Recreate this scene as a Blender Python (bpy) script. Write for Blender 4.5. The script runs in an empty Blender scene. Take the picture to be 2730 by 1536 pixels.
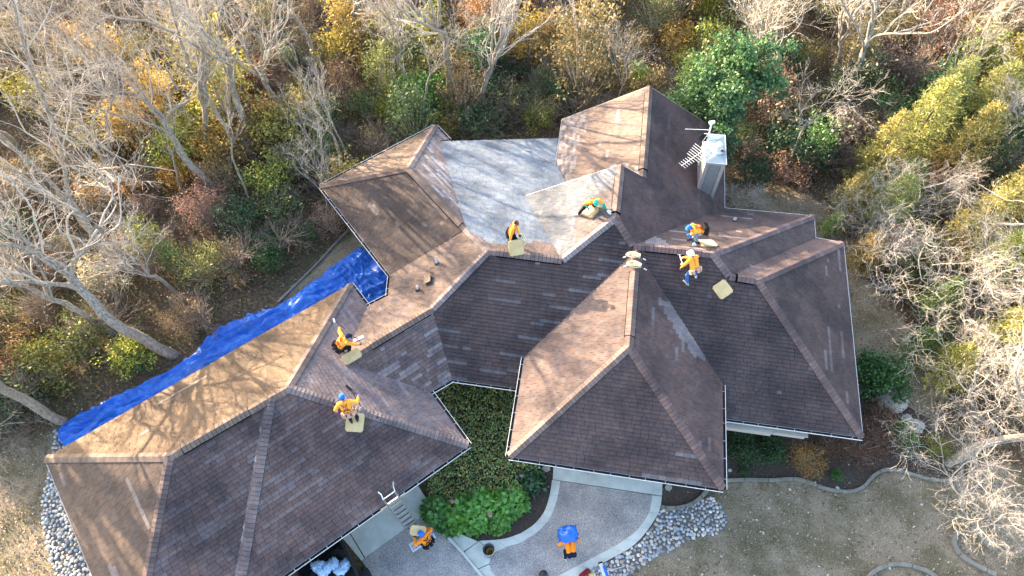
import bpy, bmesh, math, random
import numpy as np
from mathutils import Vector, Matrix, noise as mnoise

random.seed(7); rng = np.random.default_rng(7)
S = bpy.context.scene
COL = S.collection
R = math.radians

# ------------------------------------------------------------------ camera, world, sun, exposure
CAM_H, CAM_PITCH, CAM_ROLL, FPX = 27.0, R(57.224), R(-0.182), 1820.0
fw = np.array([0, math.cos(CAM_PITCH), -math.sin(CAM_PITCH)])
_r = np.array([1., 0, 0]); _u = np.cross(_r, fw)
cr, sr = math.cos(CAM_ROLL), math.sin(CAM_ROLL)
rt = cr * _r + sr * _u; up = -sr * _r + cr * _u
cam = bpy.data.cameras.new('Camera'); co = bpy.data.objects.new('Camera', cam); COL.objects.link(co)
m = Matrix(((rt[0], up[0], -fw[0], 0), (rt[1], up[1], -fw[1], 0), (rt[2], up[2], -fw[2], CAM_H), (0, 0, 0, 1)))
co.matrix_world = m
cam.sensor_width = 36; cam.lens = 24.0; cam.clip_end = 2000; cam.clip_start = .1
S.camera = co
SUN_AZ, SUN_EL = R(140), R(15.5)
sunv = Vector((math.cos(SUN_AZ) * math.cos(SUN_EL), math.sin(SUN_AZ) * math.cos(SUN_EL), math.sin(SUN_EL)))
W = bpy.data.worlds.new('World'); S.world = W; W.use_nodes = True
nt = W.node_tree; bg = nt.nodes['Background']
sky = nt.nodes.new('ShaderNodeTexSky'); sky.sky_type = 'NISHITA'; sky.sun_disc = False
sky.dust_density = 3.0; sky.ozone_density = .6; sky.sun_elevation = SUN_EL; sky.sun_rotation = math.pi / 2 - SUN_AZ
nt.links.new(sky.outputs[0], bg.inputs[0]); bg.inputs[1].default_value = 0.15
sl = bpy.data.lights.new('Sun', 'SUN'); so = bpy.data.objects.new('Sun', sl); COL.objects.link(so)
sl.energy = 4.4; sl.angle = R(0.53); sl.color = (1, .78, .52)
so.rotation_mode = 'QUATERNION'; so.rotation_quaternion = (-sunv).to_track_quat('-Z', 'Y'); so.location = sunv * 80
S.view_settings.view_transform = 'Standard'; S.view_settings.look = 'None'
S.view_settings.exposure = 2.6; S.view_settings.gamma = 1
S.render.engine = 'CYCLES'
S.cycles.max_bounces = 5; S.cycles.diffuse_bounces = 3; S.cycles.transmission_bounces = 3; S.cycles.transparent_max_bounces = 4

# ------------------------------------------------------------------ helpers
def ray(u, v): return fw + rt * (u - 1365) / FPX - up * (v - 768) / FPX
def at(u, v, z=0.0):
    d = ray(u, v); t = (z - CAM_H) / d[2]; return Vector((d[0] * t, d[1] * t, z))
def topx(p):
    D = np.array(p, float) - np.array([0, 0, CAM_H]); z = D @ fw
    return 1365 + FPX * (D @ rt) / z, 768 - FPX * (D @ up) / z
def zm(x0, y0, k): return lambda x, y: (x0 + x / k, y0 + y / k)
zA = zm(780, 1200, 4.025); zB = zm(1380, 1200, 4.155); zR = zm(1850, 900, 2.278); zL = zm(0, 900, 2.277)
def V2(x, y): return (x * 1.0602, y * 1.0602)

def empty(name, loc=(0, 0, 0), rz=0.0):
    o = bpy.data.objects.new(name, None); COL.objects.link(o); o.location = loc; o.rotation_euler = (0, 0, rz)
    o.empty_display_size = .1; return o
def tag(o, label=None, cat=None, group=None, kind=None):
    if label: o['label'] = label
    if cat: o['category'] = cat
    if group: o['group'] = group
    if kind: o['kind'] = kind
    return o
def mobj(name, me, parent=None, mats=()):
    o = bpy.data.objects.new(name, me); COL.objects.link(o)
    if parent: o.parent = parent
    for x in mats: me.materials.append(x)
    return o
class MB:
    def __init__(s): s.v = []; s.f = []; s.m = []; s.c = []
    def add(s, v, f, mi=0, c=None):
        b = len(s.v); s.v += [tuple(p) for p in v]; s.f += [tuple(i + b for i in q) for q in f]; s.m += [mi] * len(f)
        if c is not None: s.c += [c] * len(v)
    def box(s, c, d, rz=0, mi=0, M=None, col=None):
        x, y, z = [k / 2 for k in d]
        pts = [Vector((sx * x, sy * y, sz * z)) for sz in (-1, 1) for sy in (-1, 1) for sx in (-1, 1)]
        M2 = M if M is not None else Matrix.Rotation(rz, 3, 'Z')
        pts = [M2 @ p + Vector(c) for p in pts]
        s.add(pts, [(0, 2, 3, 1), (4, 5, 7, 6), (0, 1, 5, 4), (2, 6, 7, 3), (0, 4, 6, 2), (1, 3, 7, 5)], mi, col)
    def tube(s, pts, rad, n=6, mi=0, cap=True, col=None):
        pts = [Vector(p) for p in pts]; rs = rad if hasattr(rad, '__len__') else [rad] * len(pts)
        base = len(s.v); ref = Vector((.13, .37, .92)); vs = []
        for i, p in enumerate(pts):
            t = (pts[min(i + 1, len(pts) - 1)] - pts[max(i - 1, 0)])
            t = t.normalized() if t.length > 1e-9 else Vector((0, 0, 1))
            a = t.cross(ref)
            if a.length < .05: a = t.cross(Vector((1, 0, 0)))
            a.normalize(); b = t.cross(a)
            for k in range(n):
                q = 2 * math.pi * k / n; vs.append(p + (a * math.cos(q) + b * math.sin(q)) * rs[i])
        fs = [(i * n + k, i * n + (k + 1) % n, (i + 1) * n + (k + 1) % n, (i + 1) * n + k) for i in range(len(pts) - 1) for k in range(n)]
        if cap: fs += [tuple(range(n - 1, -1, -1)), tuple((len(pts) - 1) * n + k for k in range(n))]
        s.add(vs, fs, mi, col)
    def lathe(s, prof, c=(0, 0, 0), n=16, mi=0, M=None):
        vs = []; M2 = M or Matrix.Identity(3)
        for r, z in prof:
            for k in range(n):
                q = 2 * math.pi * k / n; vs.append(M2 @ Vector((r * math.cos(q), r * math.sin(q), z)) + Vector(c))
        fs = [(i * n + k, i * n + (k + 1) % n, (i + 1) * n + (k + 1) % n, (i + 1) * n + k) for i in range(len(prof) - 1) for k in range(n)]
        s.add(vs, fs, mi)
    def build(s, name, mats, parent=None, smooth=False):
        me = bpy.data.meshes.new(name); me.from_pydata(s.v, [], s.f)
        mats = mats if isinstance(mats, (list, tuple)) else [mats]
        for x in mats: me.materials.append(x)
        if len(mats) > 1: me.polygons.foreach_set('material_index', s.m)
        if s.c:
            a = me.color_attributes.new('col', 'FLOAT_COLOR', 'POINT')
            a.data.foreach_set('color', np.array([(c[0], c[1], c[2], 1) for c in s.c], np.float32).ravel())
        if smooth: me.polygons.foreach_set('use_smooth', [True] * len(me.polygons))
        me.update()
        return mobj(name, me, parent)
def np_mesh(name, V, F, cols=None, mats=(), smooth=False):
    """V (n,3), F (m,k) arrays with k constant"""
    me = bpy.data.meshes.new(name); V = np.asarray(V, np.float32); F = np.asarray(F, np.int32); k = F.shape[1]
    me.vertices.add(len(V)); me.vertices.foreach_set('co', V.ravel())
    me.loops.add(F.size); me.loops.foreach_set('vertex_index', F.ravel())
    me.polygons.add(len(F)); me.polygons.foreach_set('loop_start', np.arange(0, F.size, k, dtype=np.int32))
    if cols is not None:
        a = me.color_attributes.new('col', 'FLOAT_COLOR', 'POINT')
        cc = np.ones((len(V), 4), np.float32); cc[:, :3] = cols; a.data.foreach_set('color', cc.ravel())
    for x in mats: me.materials.append(x)
    me.update(calc_edges=True); me.validate()
    if smooth: me.polygons.foreach_set('use_smooth', [True] * len(me.polygons))
    return me
def smooth_line(pts, n=6, closed=False):
    P = [Vector(p) for p in pts]; out = []; N = len(P)
    rngi = range(N if closed else N - 1)
    for i in rngi:
        if closed: p0, p1, p2, p3 = P[i - 1], P[i], P[(i + 1) % N], P[(i + 2) % N]
        else: p0, p1, p2, p3 = P[max(i - 1, 0)], P[i], P[i + 1], P[min(i + 2, N - 1)]
        for k in range(n):
            t = k / n
            out.append(.5 * ((2 * p1) + (p2 - p0) * t + (2 * p0 - 5 * p1 + 4 * p2 - p3) * t * t + (3 * p1 - p0 - 3 * p2 + p3) * t ** 3))
    if not closed: out.append(P[-1].copy())
    return out
def inpoly(x, y, poly):
    c = False; n = len(poly); j = n - 1
    for i in range(n):
        xi, yi = poly[i][0], poly[i][1]; xj, yj = poly[j][0], poly[j][1]
        if (yi > y) != (yj > y) and x < (xj - xi) * (y - yi) / (yj - yi) + xi: c = not c
        j = i
    return c
def inpoly_np(X, Y, poly):
    c = np.zeros(X.shape, bool); n = len(poly); j = n - 1
    for i in range(n):
        xi, yi, xj, yj = poly[i][0], poly[i][1], poly[j][0], poly[j][1]
        if yi != yj: c ^= ((yi > Y) != (yj > Y)) & (X < (xj - xi) * (Y - yi) / (yj - yi) + xi)
        j = i
    return c
def sheet(name, poly, z, mat, kind='structure', thick=0.0, parent=None):
    bm = bmesh.new(); vs = [bm.verts.new((p[0], p[1], z)) for p in poly]
    f = bm.faces.new(vs); f.normal_update()
    if f.normal.z < 0: f.normal_flip()
    if thick:
        r = bmesh.ops.extrude_face_region(bm, geom=[f])
        for e in r['geom']:
            if isinstance(e, bmesh.types.BMVert): e.co.z -= thick
        bmesh.ops.recalc_face_normals(bm, faces=bm.faces)
    bmesh.ops.triangulate(bm, faces=bm.faces)
    me = bpy.data.meshes.new(name); bm.to_mesh(me); bm.free(); o = mobj(name, me, parent, [mat])
    if kind: o['kind'] = kind
    return o

# ------------------------------------------------------------------ materials
def newmat(name):
    m = bpy.data.materials.new(name); m.use_nodes = True; t = m.node_tree; b = t.nodes['Principled BSDF']
    return m, t, b
def N(t, typ, **k):
    n = t.nodes.new(typ)
    for a, v in k.items(): setattr(n, a, v)
    return n
def mixc(t, fac, a, b, mode='MIX'):
    n = N(t, 'ShaderNodeMix', data_type='RGBA', blend_type=mode)
    for s, x in ((0, fac), (6, a), (7, b)):
        if hasattr(x, 'links') or hasattr(x, 'is_linked'): t.links.new(x, n.inputs[s])
        elif isinstance(x, (int, float)): n.inputs[s].default_value = x
        else: n.inputs[s].default_value = (*x[:3], 1)
    return n.outputs[2]
def noise(t, scale, detail=3, rough=.6, vec=None):
    n = N(t, 'ShaderNodeTexNoise'); n.inputs['Scale'].default_value = scale; n.inputs['Detail'].default_value = detail; n.inputs['Roughness'].default_value = rough
    if vec is not None: t.links.new(vec, n.inputs['Vector'])
    return n.outputs['Fac']
def ramp(t, fac, stops):
    n = N(t, 'ShaderNodeValToRGB'); t.links.new(fac, n.inputs[0]); e = n.color_ramp.elements
    while len(e) < len(stops): e.new(.5)
    for i, (p, c) in enumerate(stops):
        e[i].position = p; e[i].color = (*c, 1) if len(c) == 3 else c
    return n.outputs[0]
def coords(t, kind='Object'):
    return N(t, 'ShaderNodeTexCoord').outputs[kind]
def geo(t): return N(t, 'ShaderNodeNewGeometry').outputs['Position']
def bump(t, b, fac, strength=.3, dist=.02):
    n = N(t, 'ShaderNodeBump'); n.inputs['Strength'].default_value = strength; n.inputs['Distance'].default_value = dist
    t.links.new(fac, n.inputs['Height']); t.links.new(n.outputs[0], b.inputs['Normal'])
def plain(name, col, rough=.7, metal=0., var=.25, scale=6., bumps=0., spec=.3):
    m, t, b = newmat(name); p = coords(t)
    f = noise(t, scale, 4, .6, p)
    c = ramp(t, f, [(.3, tuple(x * (1 - var) for x in col)), (.7, tuple(min(1, x * (1 + var)) for x in col))])
    t.links.new(c, b.inputs['Base Color']); b.inputs['Roughness'].default_value = rough; b.inputs['Metallic'].default_value = metal
    b.inputs['Specular IOR Level'].default_value = spec
    if bumps: bump(t, b, noise(t, scale * 5, 3, .6, p), bumps, .01)
    return m
def shingle_mat():
    m, t, b = newmat('shingle'); g = geo(t)
    a = N(t, 'ShaderNodeAttribute', attribute_name='col').outputs['Color']
    f = noise(t, 55, 3, .7, g); c1 = mixc(t, 1.0, a, ramp(t, f, [(.3, (.78, .78, .78)), (.7, (1.2, 1.2, 1.2))]), 'MULTIPLY')
    f2 = noise(t, .55, 5, .62, g)
    c2 = mixc(t, 1.0, c1, ramp(t, f2, [(.36, (.55, .56, .6)), (.56, (1.08, 1.05, 1.02))]), 'MULTIPLY')
    f3 = noise(t, 3.1, 4, .65, g)
    c2 = mixc(t, 1.0, c2, (1.07, 1.015, 1.04), 'MULTIPLY'); c3 = mixc(t, 1.0, c2, ramp(t, f3, [(.35, (.82, .83, .86)), (.65, (1.12, 1.1, 1.06))]), 'MULTIPLY')
    t.links.new(c3, b.inputs['Base Color']); b.inputs['Roughness'].default_value = .82; b.inputs['Specular IOR Level'].default_value = .35
    bump(t, b, f, .35, .006); return m
def leaf_mat(name, use_obj=True, trans=.35):
    m = bpy.data.materials.new(name); m.use_nodes = True; t = m.node_tree; t.nodes.clear()
    out = N(t, 'ShaderNodeOutputMaterial')
    a = N(t, 'ShaderNodeAttribute', attribute_name='col').outputs['Color']
    if use_obj:
        oi = N(t, 'ShaderNodeObjectInfo').outputs['Color']; c = mixc(t, 1.0, oi, a, 'MULTIPLY')
    else: c = a
    d = N(t, 'ShaderNodeBsdfDiffuse'); tr = N(t, 'ShaderNodeBsdfTranslucent'); gl = N(t, 'ShaderNodeBsdfGlossy'); gl.inputs['Roughness'].default_value = .5
    mx = N(t, 'ShaderNodeMixShader'); mx.inputs[0].default_value = trans; mg = N(t, 'ShaderNodeMixShader'); mg.inputs[0].default_value = .04
    for s in (d, tr): t.links.new(c, s.inputs['Color'])
    t.links.new(d.outputs[0], mx.inputs[1]); t.links.new(tr.outputs[0], mx.inputs[2])
    t.links.new(mx.outputs[0], mg.inputs[1]); t.links.new(gl.outputs[0], mg.inputs[2]); t.links.new(mg.outputs[0], out.inputs[0])
    return m
def attr_mat(name, rough=.85):
    m, t, b = newmat(name); a = N(t, 'ShaderNodeAttribute', attribute_name='col').outputs['Color']
    t.links.new(a, b.inputs['Base Color']); b.inputs['Roughness'].default_value = rough; return m
def objcol_mat(name, rough=.7, var=.3, scale=9):
    m, t, b = newmat(name); oi = N(t, 'ShaderNodeObjectInfo').outputs['Color']
    f = noise(t, scale, 4, .6, coords(t)); c = mixc(t, 1.0, oi, ramp(t, f, [(.3, (1 - var,) * 3), (.7, (1 + var,) * 3)]), 'MULTIPLY')
    t.links.new(c, b.inputs['Base Color']); b.inputs['Roughness'].default_value = rough; return m
def bark_mat(name, c0, c1):
    m, t, b = newmat(name); g = coords(t)
    mp = N(t, 'ShaderNodeMapping'); mp.inputs['Scale'].default_value = (1, 1, .22); t.links.new(g, mp.inputs[0]); f = noise(t, 16, 6, .75, mp.outputs[0]); c = ramp(t, f, [(.34, c0), (.62, c1)])
    t.links.new(c, b.inputs['Base Color']); b.inputs['Roughness'].default_value = .9
    bump(t, b, noise(t, 30, 4, .7, g), .6, .03); return m
def fabric(name, col, var=.12): return plain(name, col, .9, 0, var, 14, .2, .1)
MSH = shingle_mat()
MLEAF = leaf_mat('leaf'); MDRY = attr_mat('dry_leaf'); MSTONE = objcol_mat('stone', .75, .25, 5)
MBARK_P = bark_mat('bark_pale', (.10, .088, .075), (.42, .375, .32)); MBARK_D = bark_mat('bark_dark', (.07, .058, .048), (.19, .165, .14))
MTWIG = bark_mat('twig_bark', (.34, .30, .26), (.64, .58, .51)); MBRUSH = bark_mat('brush_bark', (.16, .13, .105), (.36, .305, .25))
MWHITE = plain('white_paint', (.62, .63, .64), .45, 0, .06, 3); MBLACK = plain('black_plastic', (.012, .012, .014), .6, 0, .3)
MDARK = plain('dark_metal', (.05, .05, .055), .45, .4); MALU = plain('aluminium', (.62, .63, .65), .35, .85, .08)
MGALV = plain('galvanised', (.38, .42, .46), .4, .7, .2, 4); MSIDING = plain('siding', (.36, .33, .29), .75, 0, .08, 2)
MTRIM = plain('trim_board', (.50, .46, .42), .7, 0, .08); MFOAM = None
MCONC = plain('concrete', (.52, .55, .52), .85, 0, .16, 1.6, .15); MGLASS = plain('window_glass', (.03, .04, .05), .08, 0, .1, 2, 0, .6)
MSOIL = plain('soil', (.045, .033, .026), .95, 0, .5, 18, .8)
def foam_mat():
    m, t, b = newmat('foam_pad'); p = coords(t); f = noise(t, 3, 4, .6, p)
    c = ramp(t, f, [(.3, (.50, .365, .18)), (.7, (.62, .475, .26))])
    v = N(t, 'ShaderNodeTexVoronoi'); v.inputs['Scale'].default_value = 13; t.links.new(p, v.inputs['Vector'])
    c = mixc(t, ramp(t, v.outputs['Distance'], [(.03, (1, 1, 1)), (.10, (0, 0, 0))]), c, (.16, .12, .07))
    t.links.new(c, b.inputs['Base Color']); b.inputs['Roughness'].default_value = .95; bump(t, b, noise(t, 60, 3, .7, p), .4, .01); return m
MFOAM = foam_mat()

# ------------------------------------------------------------------ roof geometry (eave at 3 m)
RV = {k: Vector(v) for k, v in {'a1': (-16.85, 8.21, 3.0), 'a2': (-6.786, 15.681, 3.0), 'a3': (-5.952, 14.583, 2.99), 'a4': (-3.132, 10.759, 2.995), 'a5': (-1.601, 8.655, 3.0), 'R1': (-11.167, 7.429, 5.389), 'R2': (-7.69, 9.8, 5.483), 'Z': (-6.29, 11.394, 4.255), 'q1': (-8.2, 9.425, 5.496), 'v1': (-8.447, 9.393, 5.382), 'c1': (-5.129, 15.087, 3.019), 'N': (-3.117, 13.71, 4.216), 'ci': (-2.316, 11.301, 2.979), 'b1': (-5.136, 16.084, 3.025), 'M': (-0.918, 15.598, 5.443), 'W': (-1.879, 17.041, 4.988), 'w1': (-8.852, 21.097, 3.017), 'w2': (-3.763, 25.014, 2.988), 'w3': (-3.048, 24.044, 3.0), 'P': (-4.457, 20.386, 4.943), 'bl1': (-3.44, 23.62, 3.32), 'bl2': (2.257, 24.181, 2.928), 'bl3': (0.58, 19.323, 4.327), 'M2': (1.93, 15.16, 5.426), 'A': (3.981, 16.482, 6.355), 'A2': (4.446, 19.239, 6.346), 'g3': (5.429, 19.172, 5.69), 'g1': (6.334, 24.73, 5.655), 'g2': (10.346, 24.302, 3.0), 'g4': (9.587, 19.678, 3.029), 'B': (4.658, 15.514, 5.861), 'gw1': (2.486, 24.938, 3.442), 'gw2': (2.051, 21.908, 3.491), 'C': (7.635, 15.084, 5.901), 'Ee': (8.215, 14.329, 5.53), 'F': (9.265, 14.119, 5.524), 'se': (12.806, 8.905, 3.004), 'e5': (7.837, 9.673, 2.989), 'cm': (0.268, 10.893, 2.99), 'T': (4.765, 15.368, 5.8), 'K': (4.086, 11.189, 5.791), 'k1': (-0.128, 8.026, 3.589), 'k2': (7.225, 6.864, 3.586), 'kw': (0.481, 11.955, 3.583), 'ke': (7.841, 10.794, 3.592), 'n1': (13.534, 19.245, 2.984), 'n2': (13.309, 18.026, 2.989), 'G': (14.44, 17.728, 3.01), 's2': (-11.799, 1.57, 3.0), 'fe': (-8.892, 3.241, 3.0), 'v3': (-9.119, 3.546, 3.0), 'rkx': (2.75, 19.2, 4.28), 'gwe': (1.75, 19.4, 3.55)}.items()}
PL = {'LWback': (2.2085, 0.592, 12.8455), 'LWsw': (3.791, 0.5894, 7.98), 'LWend': (0.637, 0.5874, 5.2711), 'LWfront': (-0.932, 0.5474, -1.3265), 'LWfront2': (-0.9355, 0.552, -1.5624), 'LWwest2': (3.7827, 0.5884, 6.0524), 'CONnw': (2.193, 0.5297, 11.0941), 'CONse': (-0.9278, 0.5232, -2.491), 'BATH': (3.1631, 0.5823, 5.8277), 'NWsw': (3.7794, 0.6161, -0.3347), 'NWnw': (2.2195, 0.5967, 16.2396), 'NWne': (0.6673, 0.5788, 10.2284), 'BLUE': (1.4259, 0.2769, 9.6436), 'FWwest': (2.9671, 0.5297, 5.801), 'EAST': (-0.1495, 0.6578, 7.3482), 'GREATw': (2.9718, 0.5789, 4.4642), 'MAIN': (-1.7303, 0.5487, -2.9385), 'Cw': (2.985, 0.5991, 4.4161), 'Cf': (-1.7274, 0.5825, -1.0188), 'Ce': (-0.1616, 0.5832, 7.097), 'EWn': (1.4362, 0.5922, 15.3474), 'EWe': (-0.1588, 0.5677, 8.8366), 'EW2n': (1.3988, 0.5646, 14.2842), 'EW2e': (-0.1822, 0.5683, 9.2485)}
def pz(n, x, y):
    az, m_, d = PL[n]; return d - m_ * (x * math.cos(az) + y * math.sin(az))
def onroof(u, v, n):
    az, m_, d = PL[n]; D = ray(u, v); t = (d - CAM_H) / (D[2] + m_ * (D[0] * math.cos(az) + D[1] * math.sin(az)))
    return Vector((D[0] * t, D[1] * t, CAM_H + D[2] * t))
def pnormal(n):
    az, m_, d = PL[n]; return Vector((m_ * math.cos(az), m_ * math.sin(az), 1)).normalized()
BROWN = (.118, .086, .080); GREYB = (.165, .148, .150); PALE = (.27, .27, .285); BLUE = (.27, .29, .32); DARKB = (.078, .063, .062)
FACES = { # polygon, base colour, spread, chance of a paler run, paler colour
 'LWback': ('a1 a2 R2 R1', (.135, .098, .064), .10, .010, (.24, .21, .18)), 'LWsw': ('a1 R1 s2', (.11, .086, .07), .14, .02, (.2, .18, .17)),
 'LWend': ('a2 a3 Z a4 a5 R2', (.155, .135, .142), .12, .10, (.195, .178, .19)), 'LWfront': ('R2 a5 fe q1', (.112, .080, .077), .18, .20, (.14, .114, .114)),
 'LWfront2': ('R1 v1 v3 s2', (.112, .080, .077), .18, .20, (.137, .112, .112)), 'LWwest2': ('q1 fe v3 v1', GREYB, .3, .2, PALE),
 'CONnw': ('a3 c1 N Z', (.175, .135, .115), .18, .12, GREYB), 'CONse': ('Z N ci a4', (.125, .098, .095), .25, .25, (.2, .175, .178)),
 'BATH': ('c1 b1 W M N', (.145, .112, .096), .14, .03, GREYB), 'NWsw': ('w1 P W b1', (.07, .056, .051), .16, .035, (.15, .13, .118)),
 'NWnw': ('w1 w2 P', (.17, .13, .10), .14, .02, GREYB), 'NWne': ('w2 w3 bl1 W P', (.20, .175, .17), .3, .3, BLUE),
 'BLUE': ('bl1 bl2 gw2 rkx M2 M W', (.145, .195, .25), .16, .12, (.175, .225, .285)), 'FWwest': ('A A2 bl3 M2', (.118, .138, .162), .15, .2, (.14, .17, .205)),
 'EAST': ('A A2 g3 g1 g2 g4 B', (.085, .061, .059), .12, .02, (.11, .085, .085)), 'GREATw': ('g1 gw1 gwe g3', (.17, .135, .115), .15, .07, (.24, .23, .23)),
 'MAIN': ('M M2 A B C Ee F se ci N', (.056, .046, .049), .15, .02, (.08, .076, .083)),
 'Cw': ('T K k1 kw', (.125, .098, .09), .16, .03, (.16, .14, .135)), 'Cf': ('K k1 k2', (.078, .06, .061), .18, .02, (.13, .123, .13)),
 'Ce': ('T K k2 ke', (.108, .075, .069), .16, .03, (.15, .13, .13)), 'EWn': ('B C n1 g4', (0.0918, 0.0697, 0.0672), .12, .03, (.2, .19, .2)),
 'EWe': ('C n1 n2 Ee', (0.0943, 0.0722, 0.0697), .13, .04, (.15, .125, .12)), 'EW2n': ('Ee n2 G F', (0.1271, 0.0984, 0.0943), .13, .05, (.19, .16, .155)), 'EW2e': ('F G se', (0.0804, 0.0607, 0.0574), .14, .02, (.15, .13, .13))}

house = empty('house', (0, 0, 0)); tag(house, 'rambling one storey house with brown shingled hip roofs among the trees', 'house')
mb = MB()
for n, (vs, *_x) in FACES.items():
    P = [RV[k] - Vector((0, 0, .07)) for k in vs.split()]; mb.add(P, [tuple(range(len(P)))])
roof = mb.build('roof', plain('roof_felt', (.03, .027, .027), .95), house)
bm = bmesh.new(); bm.from_mesh(roof.data); bmesh.ops.triangulate(bm, faces=bm.faces); bm.to_mesh(roof.data); bm.free()
# shingles
EXPO, TAB, GAP, SHL = .146, .265, .009, .005
def clip_rect(poly, u0, u1, v0, v1):
    for ax, lim, sg in ((0, u0, 1), (0, u1, -1), (1, v0, 1), (1, v1, -1)):
        out = []; n = len(poly)
        for i in range(n):
            a, b = poly[i - 1], poly[i]; da, db = sg * (a[ax] - lim), sg * (b[ax] - lim)
            if (da >= 0) != (db >= 0):
                t = da / (da - db); out.append((a[0] + (b[0] - a[0]) * t, a[1] + (b[1] - a[1]) * t))
            if db >= 0: out.append(b)
        poly = out
        if len(poly) < 3: return []
    return poly
cen_ = Vector((4.1, 10.8, 0)); centre_plan = [cen_ + (RV[k] - cen_) * .88 for k in ('T', 'kw', 'k1', 'k2', 'ke')]
tabs = []   # (area in view, verts, faces, colour)
for n, (vs, base, spread, prun, pale) in FACES.items():
    P = [RV[k] for k in vs.split()]; az, sm, d = PL[n]
    nrm = pnormal(n); eu = Vector((-math.sin(az), math.cos(az), 0)); ev = nrm.cross(eu)
    if ev.z < 0: ev = -ev
    O = Vector((0, 0, d)); hgt = lambda p: (p - O).dot(nrm)
    poly = [((p - O).dot(eu), (p - O).dot(ev)) for p in P]
    umin, umax = min(q[0] for q in poly), max(q[0] for q in poly); vmin, vmax = min(q[1] for q in poly), max(q[1] for q in poly)
    rs = random.Random(n); nr = int((vmax - vmin) / EXPO) + 1; row = 0
    for r in range(nr):
        v0 = vmin + r * EXPO; v1 = v0 + EXPO; off = (r % 2) * TAB * .5 + rs.uniform(-.02, .02) + (r % 6) * .047
        u = umin - off; run = 0
        while u < umax:
            w = TAB * rs.choice((1, 1, 1, 1, .72, 1.2)); c = clip_rect(poly, u + GAP / 2, u + w - GAP / 2, v0 + SHL, v1)
            if run > 0: run -= 1
            elif rs.random() < prun * .35: run = rs.choice((1, 1, 2, 3, 5, 8))
            um = u + w / 2; u += w
            if len(c) < 3: continue
            wp = O + eu * um + ev * (v0 + .07)
            if n == 'MAIN' and inpoly(wp.x, wp.y, centre_plan): continue
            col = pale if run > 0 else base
            if n == 'BLUE':
                dm = min((wp - RV['M']).dot((RV['M2'] - RV['M']).cross(Vector((0, 0, 1))).normalized()) * -1, 9)
                if dm < .75 + .25 * math.sin(um * 1.7) + (0 if um > 0 else .1): col = (.14, .115, .105)
            if n == 'MAIN':   # paler replacement tabs laced into the valley of the entrance roof
                dv = ((RV['kw'] - RV['T']).normalized()).cross(wp - RV['T']).length
                if dv < .75 and wp.x < 4.4 and (r * 7 + int(um)) % 9 < 2: col = (.098, .102, .112)
                dn = ((RV['ci'] - RV['N']).normalized()).cross(wp - RV['N']).length
                if dn < rs.uniform(.3, 1.0) and wp.y < 13.2 and r % 4 == 0: col = (.092, .092, .1)
                if dv > 1.5 and rs.random() < .003: col = (.14, .14, .152)
            if n == 'CONse':
                dn = ((RV['ci'] - RV['N']).normalized()).cross(wp - RV['N']).length
                if dn < .5 and r % 4 == 1: col = (.19, .19, .2)
            if n == 'GREATw' and (wp - RV['gw1']).dot(Vector((.985, -.17, 0))) < .95 and (int(um * 2.2) + r) % 3 != 0: col = (.235, .23, .235)
            if n == 'FWwest' and (wp - RV['A']).length < 1.7: col = (.135, .122, .12)
            if n == 'EWn' and (wp - RV['B']).dot(Vector((.99, -.14, 0))) < 1.9 and (wp - RV['B']).length < 1.5 and wp.x > 5.1: col = (.185, .185, .2)
            if n == 'Ce':
                dv = ((RV['ke'] - RV['T']).normalized()).cross(wp - RV['T']).length
                if dv < .55 and wp.y > 11.6 and wp.y < 13.6: col = (.19, .175, .18)
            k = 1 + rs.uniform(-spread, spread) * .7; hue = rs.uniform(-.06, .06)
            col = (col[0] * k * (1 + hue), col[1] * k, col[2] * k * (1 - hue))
            lo = .020 * rs.uniform(.8, 1.15)
            top = []; bot = []
            for (a, b) in c:
                q = O + eu * a + ev * b; t = (b - v0) / EXPO
                top.append(q + nrm * (.004 + lo * (1 - t))); bot.append(q - nrm * .004)
            # orientation
            ar = sum(c[i - 1][0] * c[i][1] - c[i][0] * c[i - 1][1] for i in range(len(c))) / 2
            fl = eu.cross(ev).dot(nrm) * ar < 0
            if fl: top.reverse(); bot.reverse()
            kk = len(c); fs = [tuple(range(kk))] + [(i, kk + i, kk + (i + 1) % kk, (i + 1) % kk) for i in range(kk)]
            dist = (wp - Vector((0, 0, CAM_H))).length
            px, py = topx(wp); vis = abs(ar) / dist ** 2 if 20 < px < 2710 and 20 < py < 1516 else 0
            vw = (Vector((0, 0, CAM_H)) - wp).normalized().dot(nrm)
            tabs.append((vis * max(vw, 0), top + bot, fs, col))
tabs.sort(key=lambda t: -t[0])
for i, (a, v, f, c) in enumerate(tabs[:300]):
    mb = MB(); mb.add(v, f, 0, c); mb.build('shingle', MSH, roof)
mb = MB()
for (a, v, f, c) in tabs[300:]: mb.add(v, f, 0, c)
o = mb.build('shingles', MSH, roof); o['kind'] = 'stuff'

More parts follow.
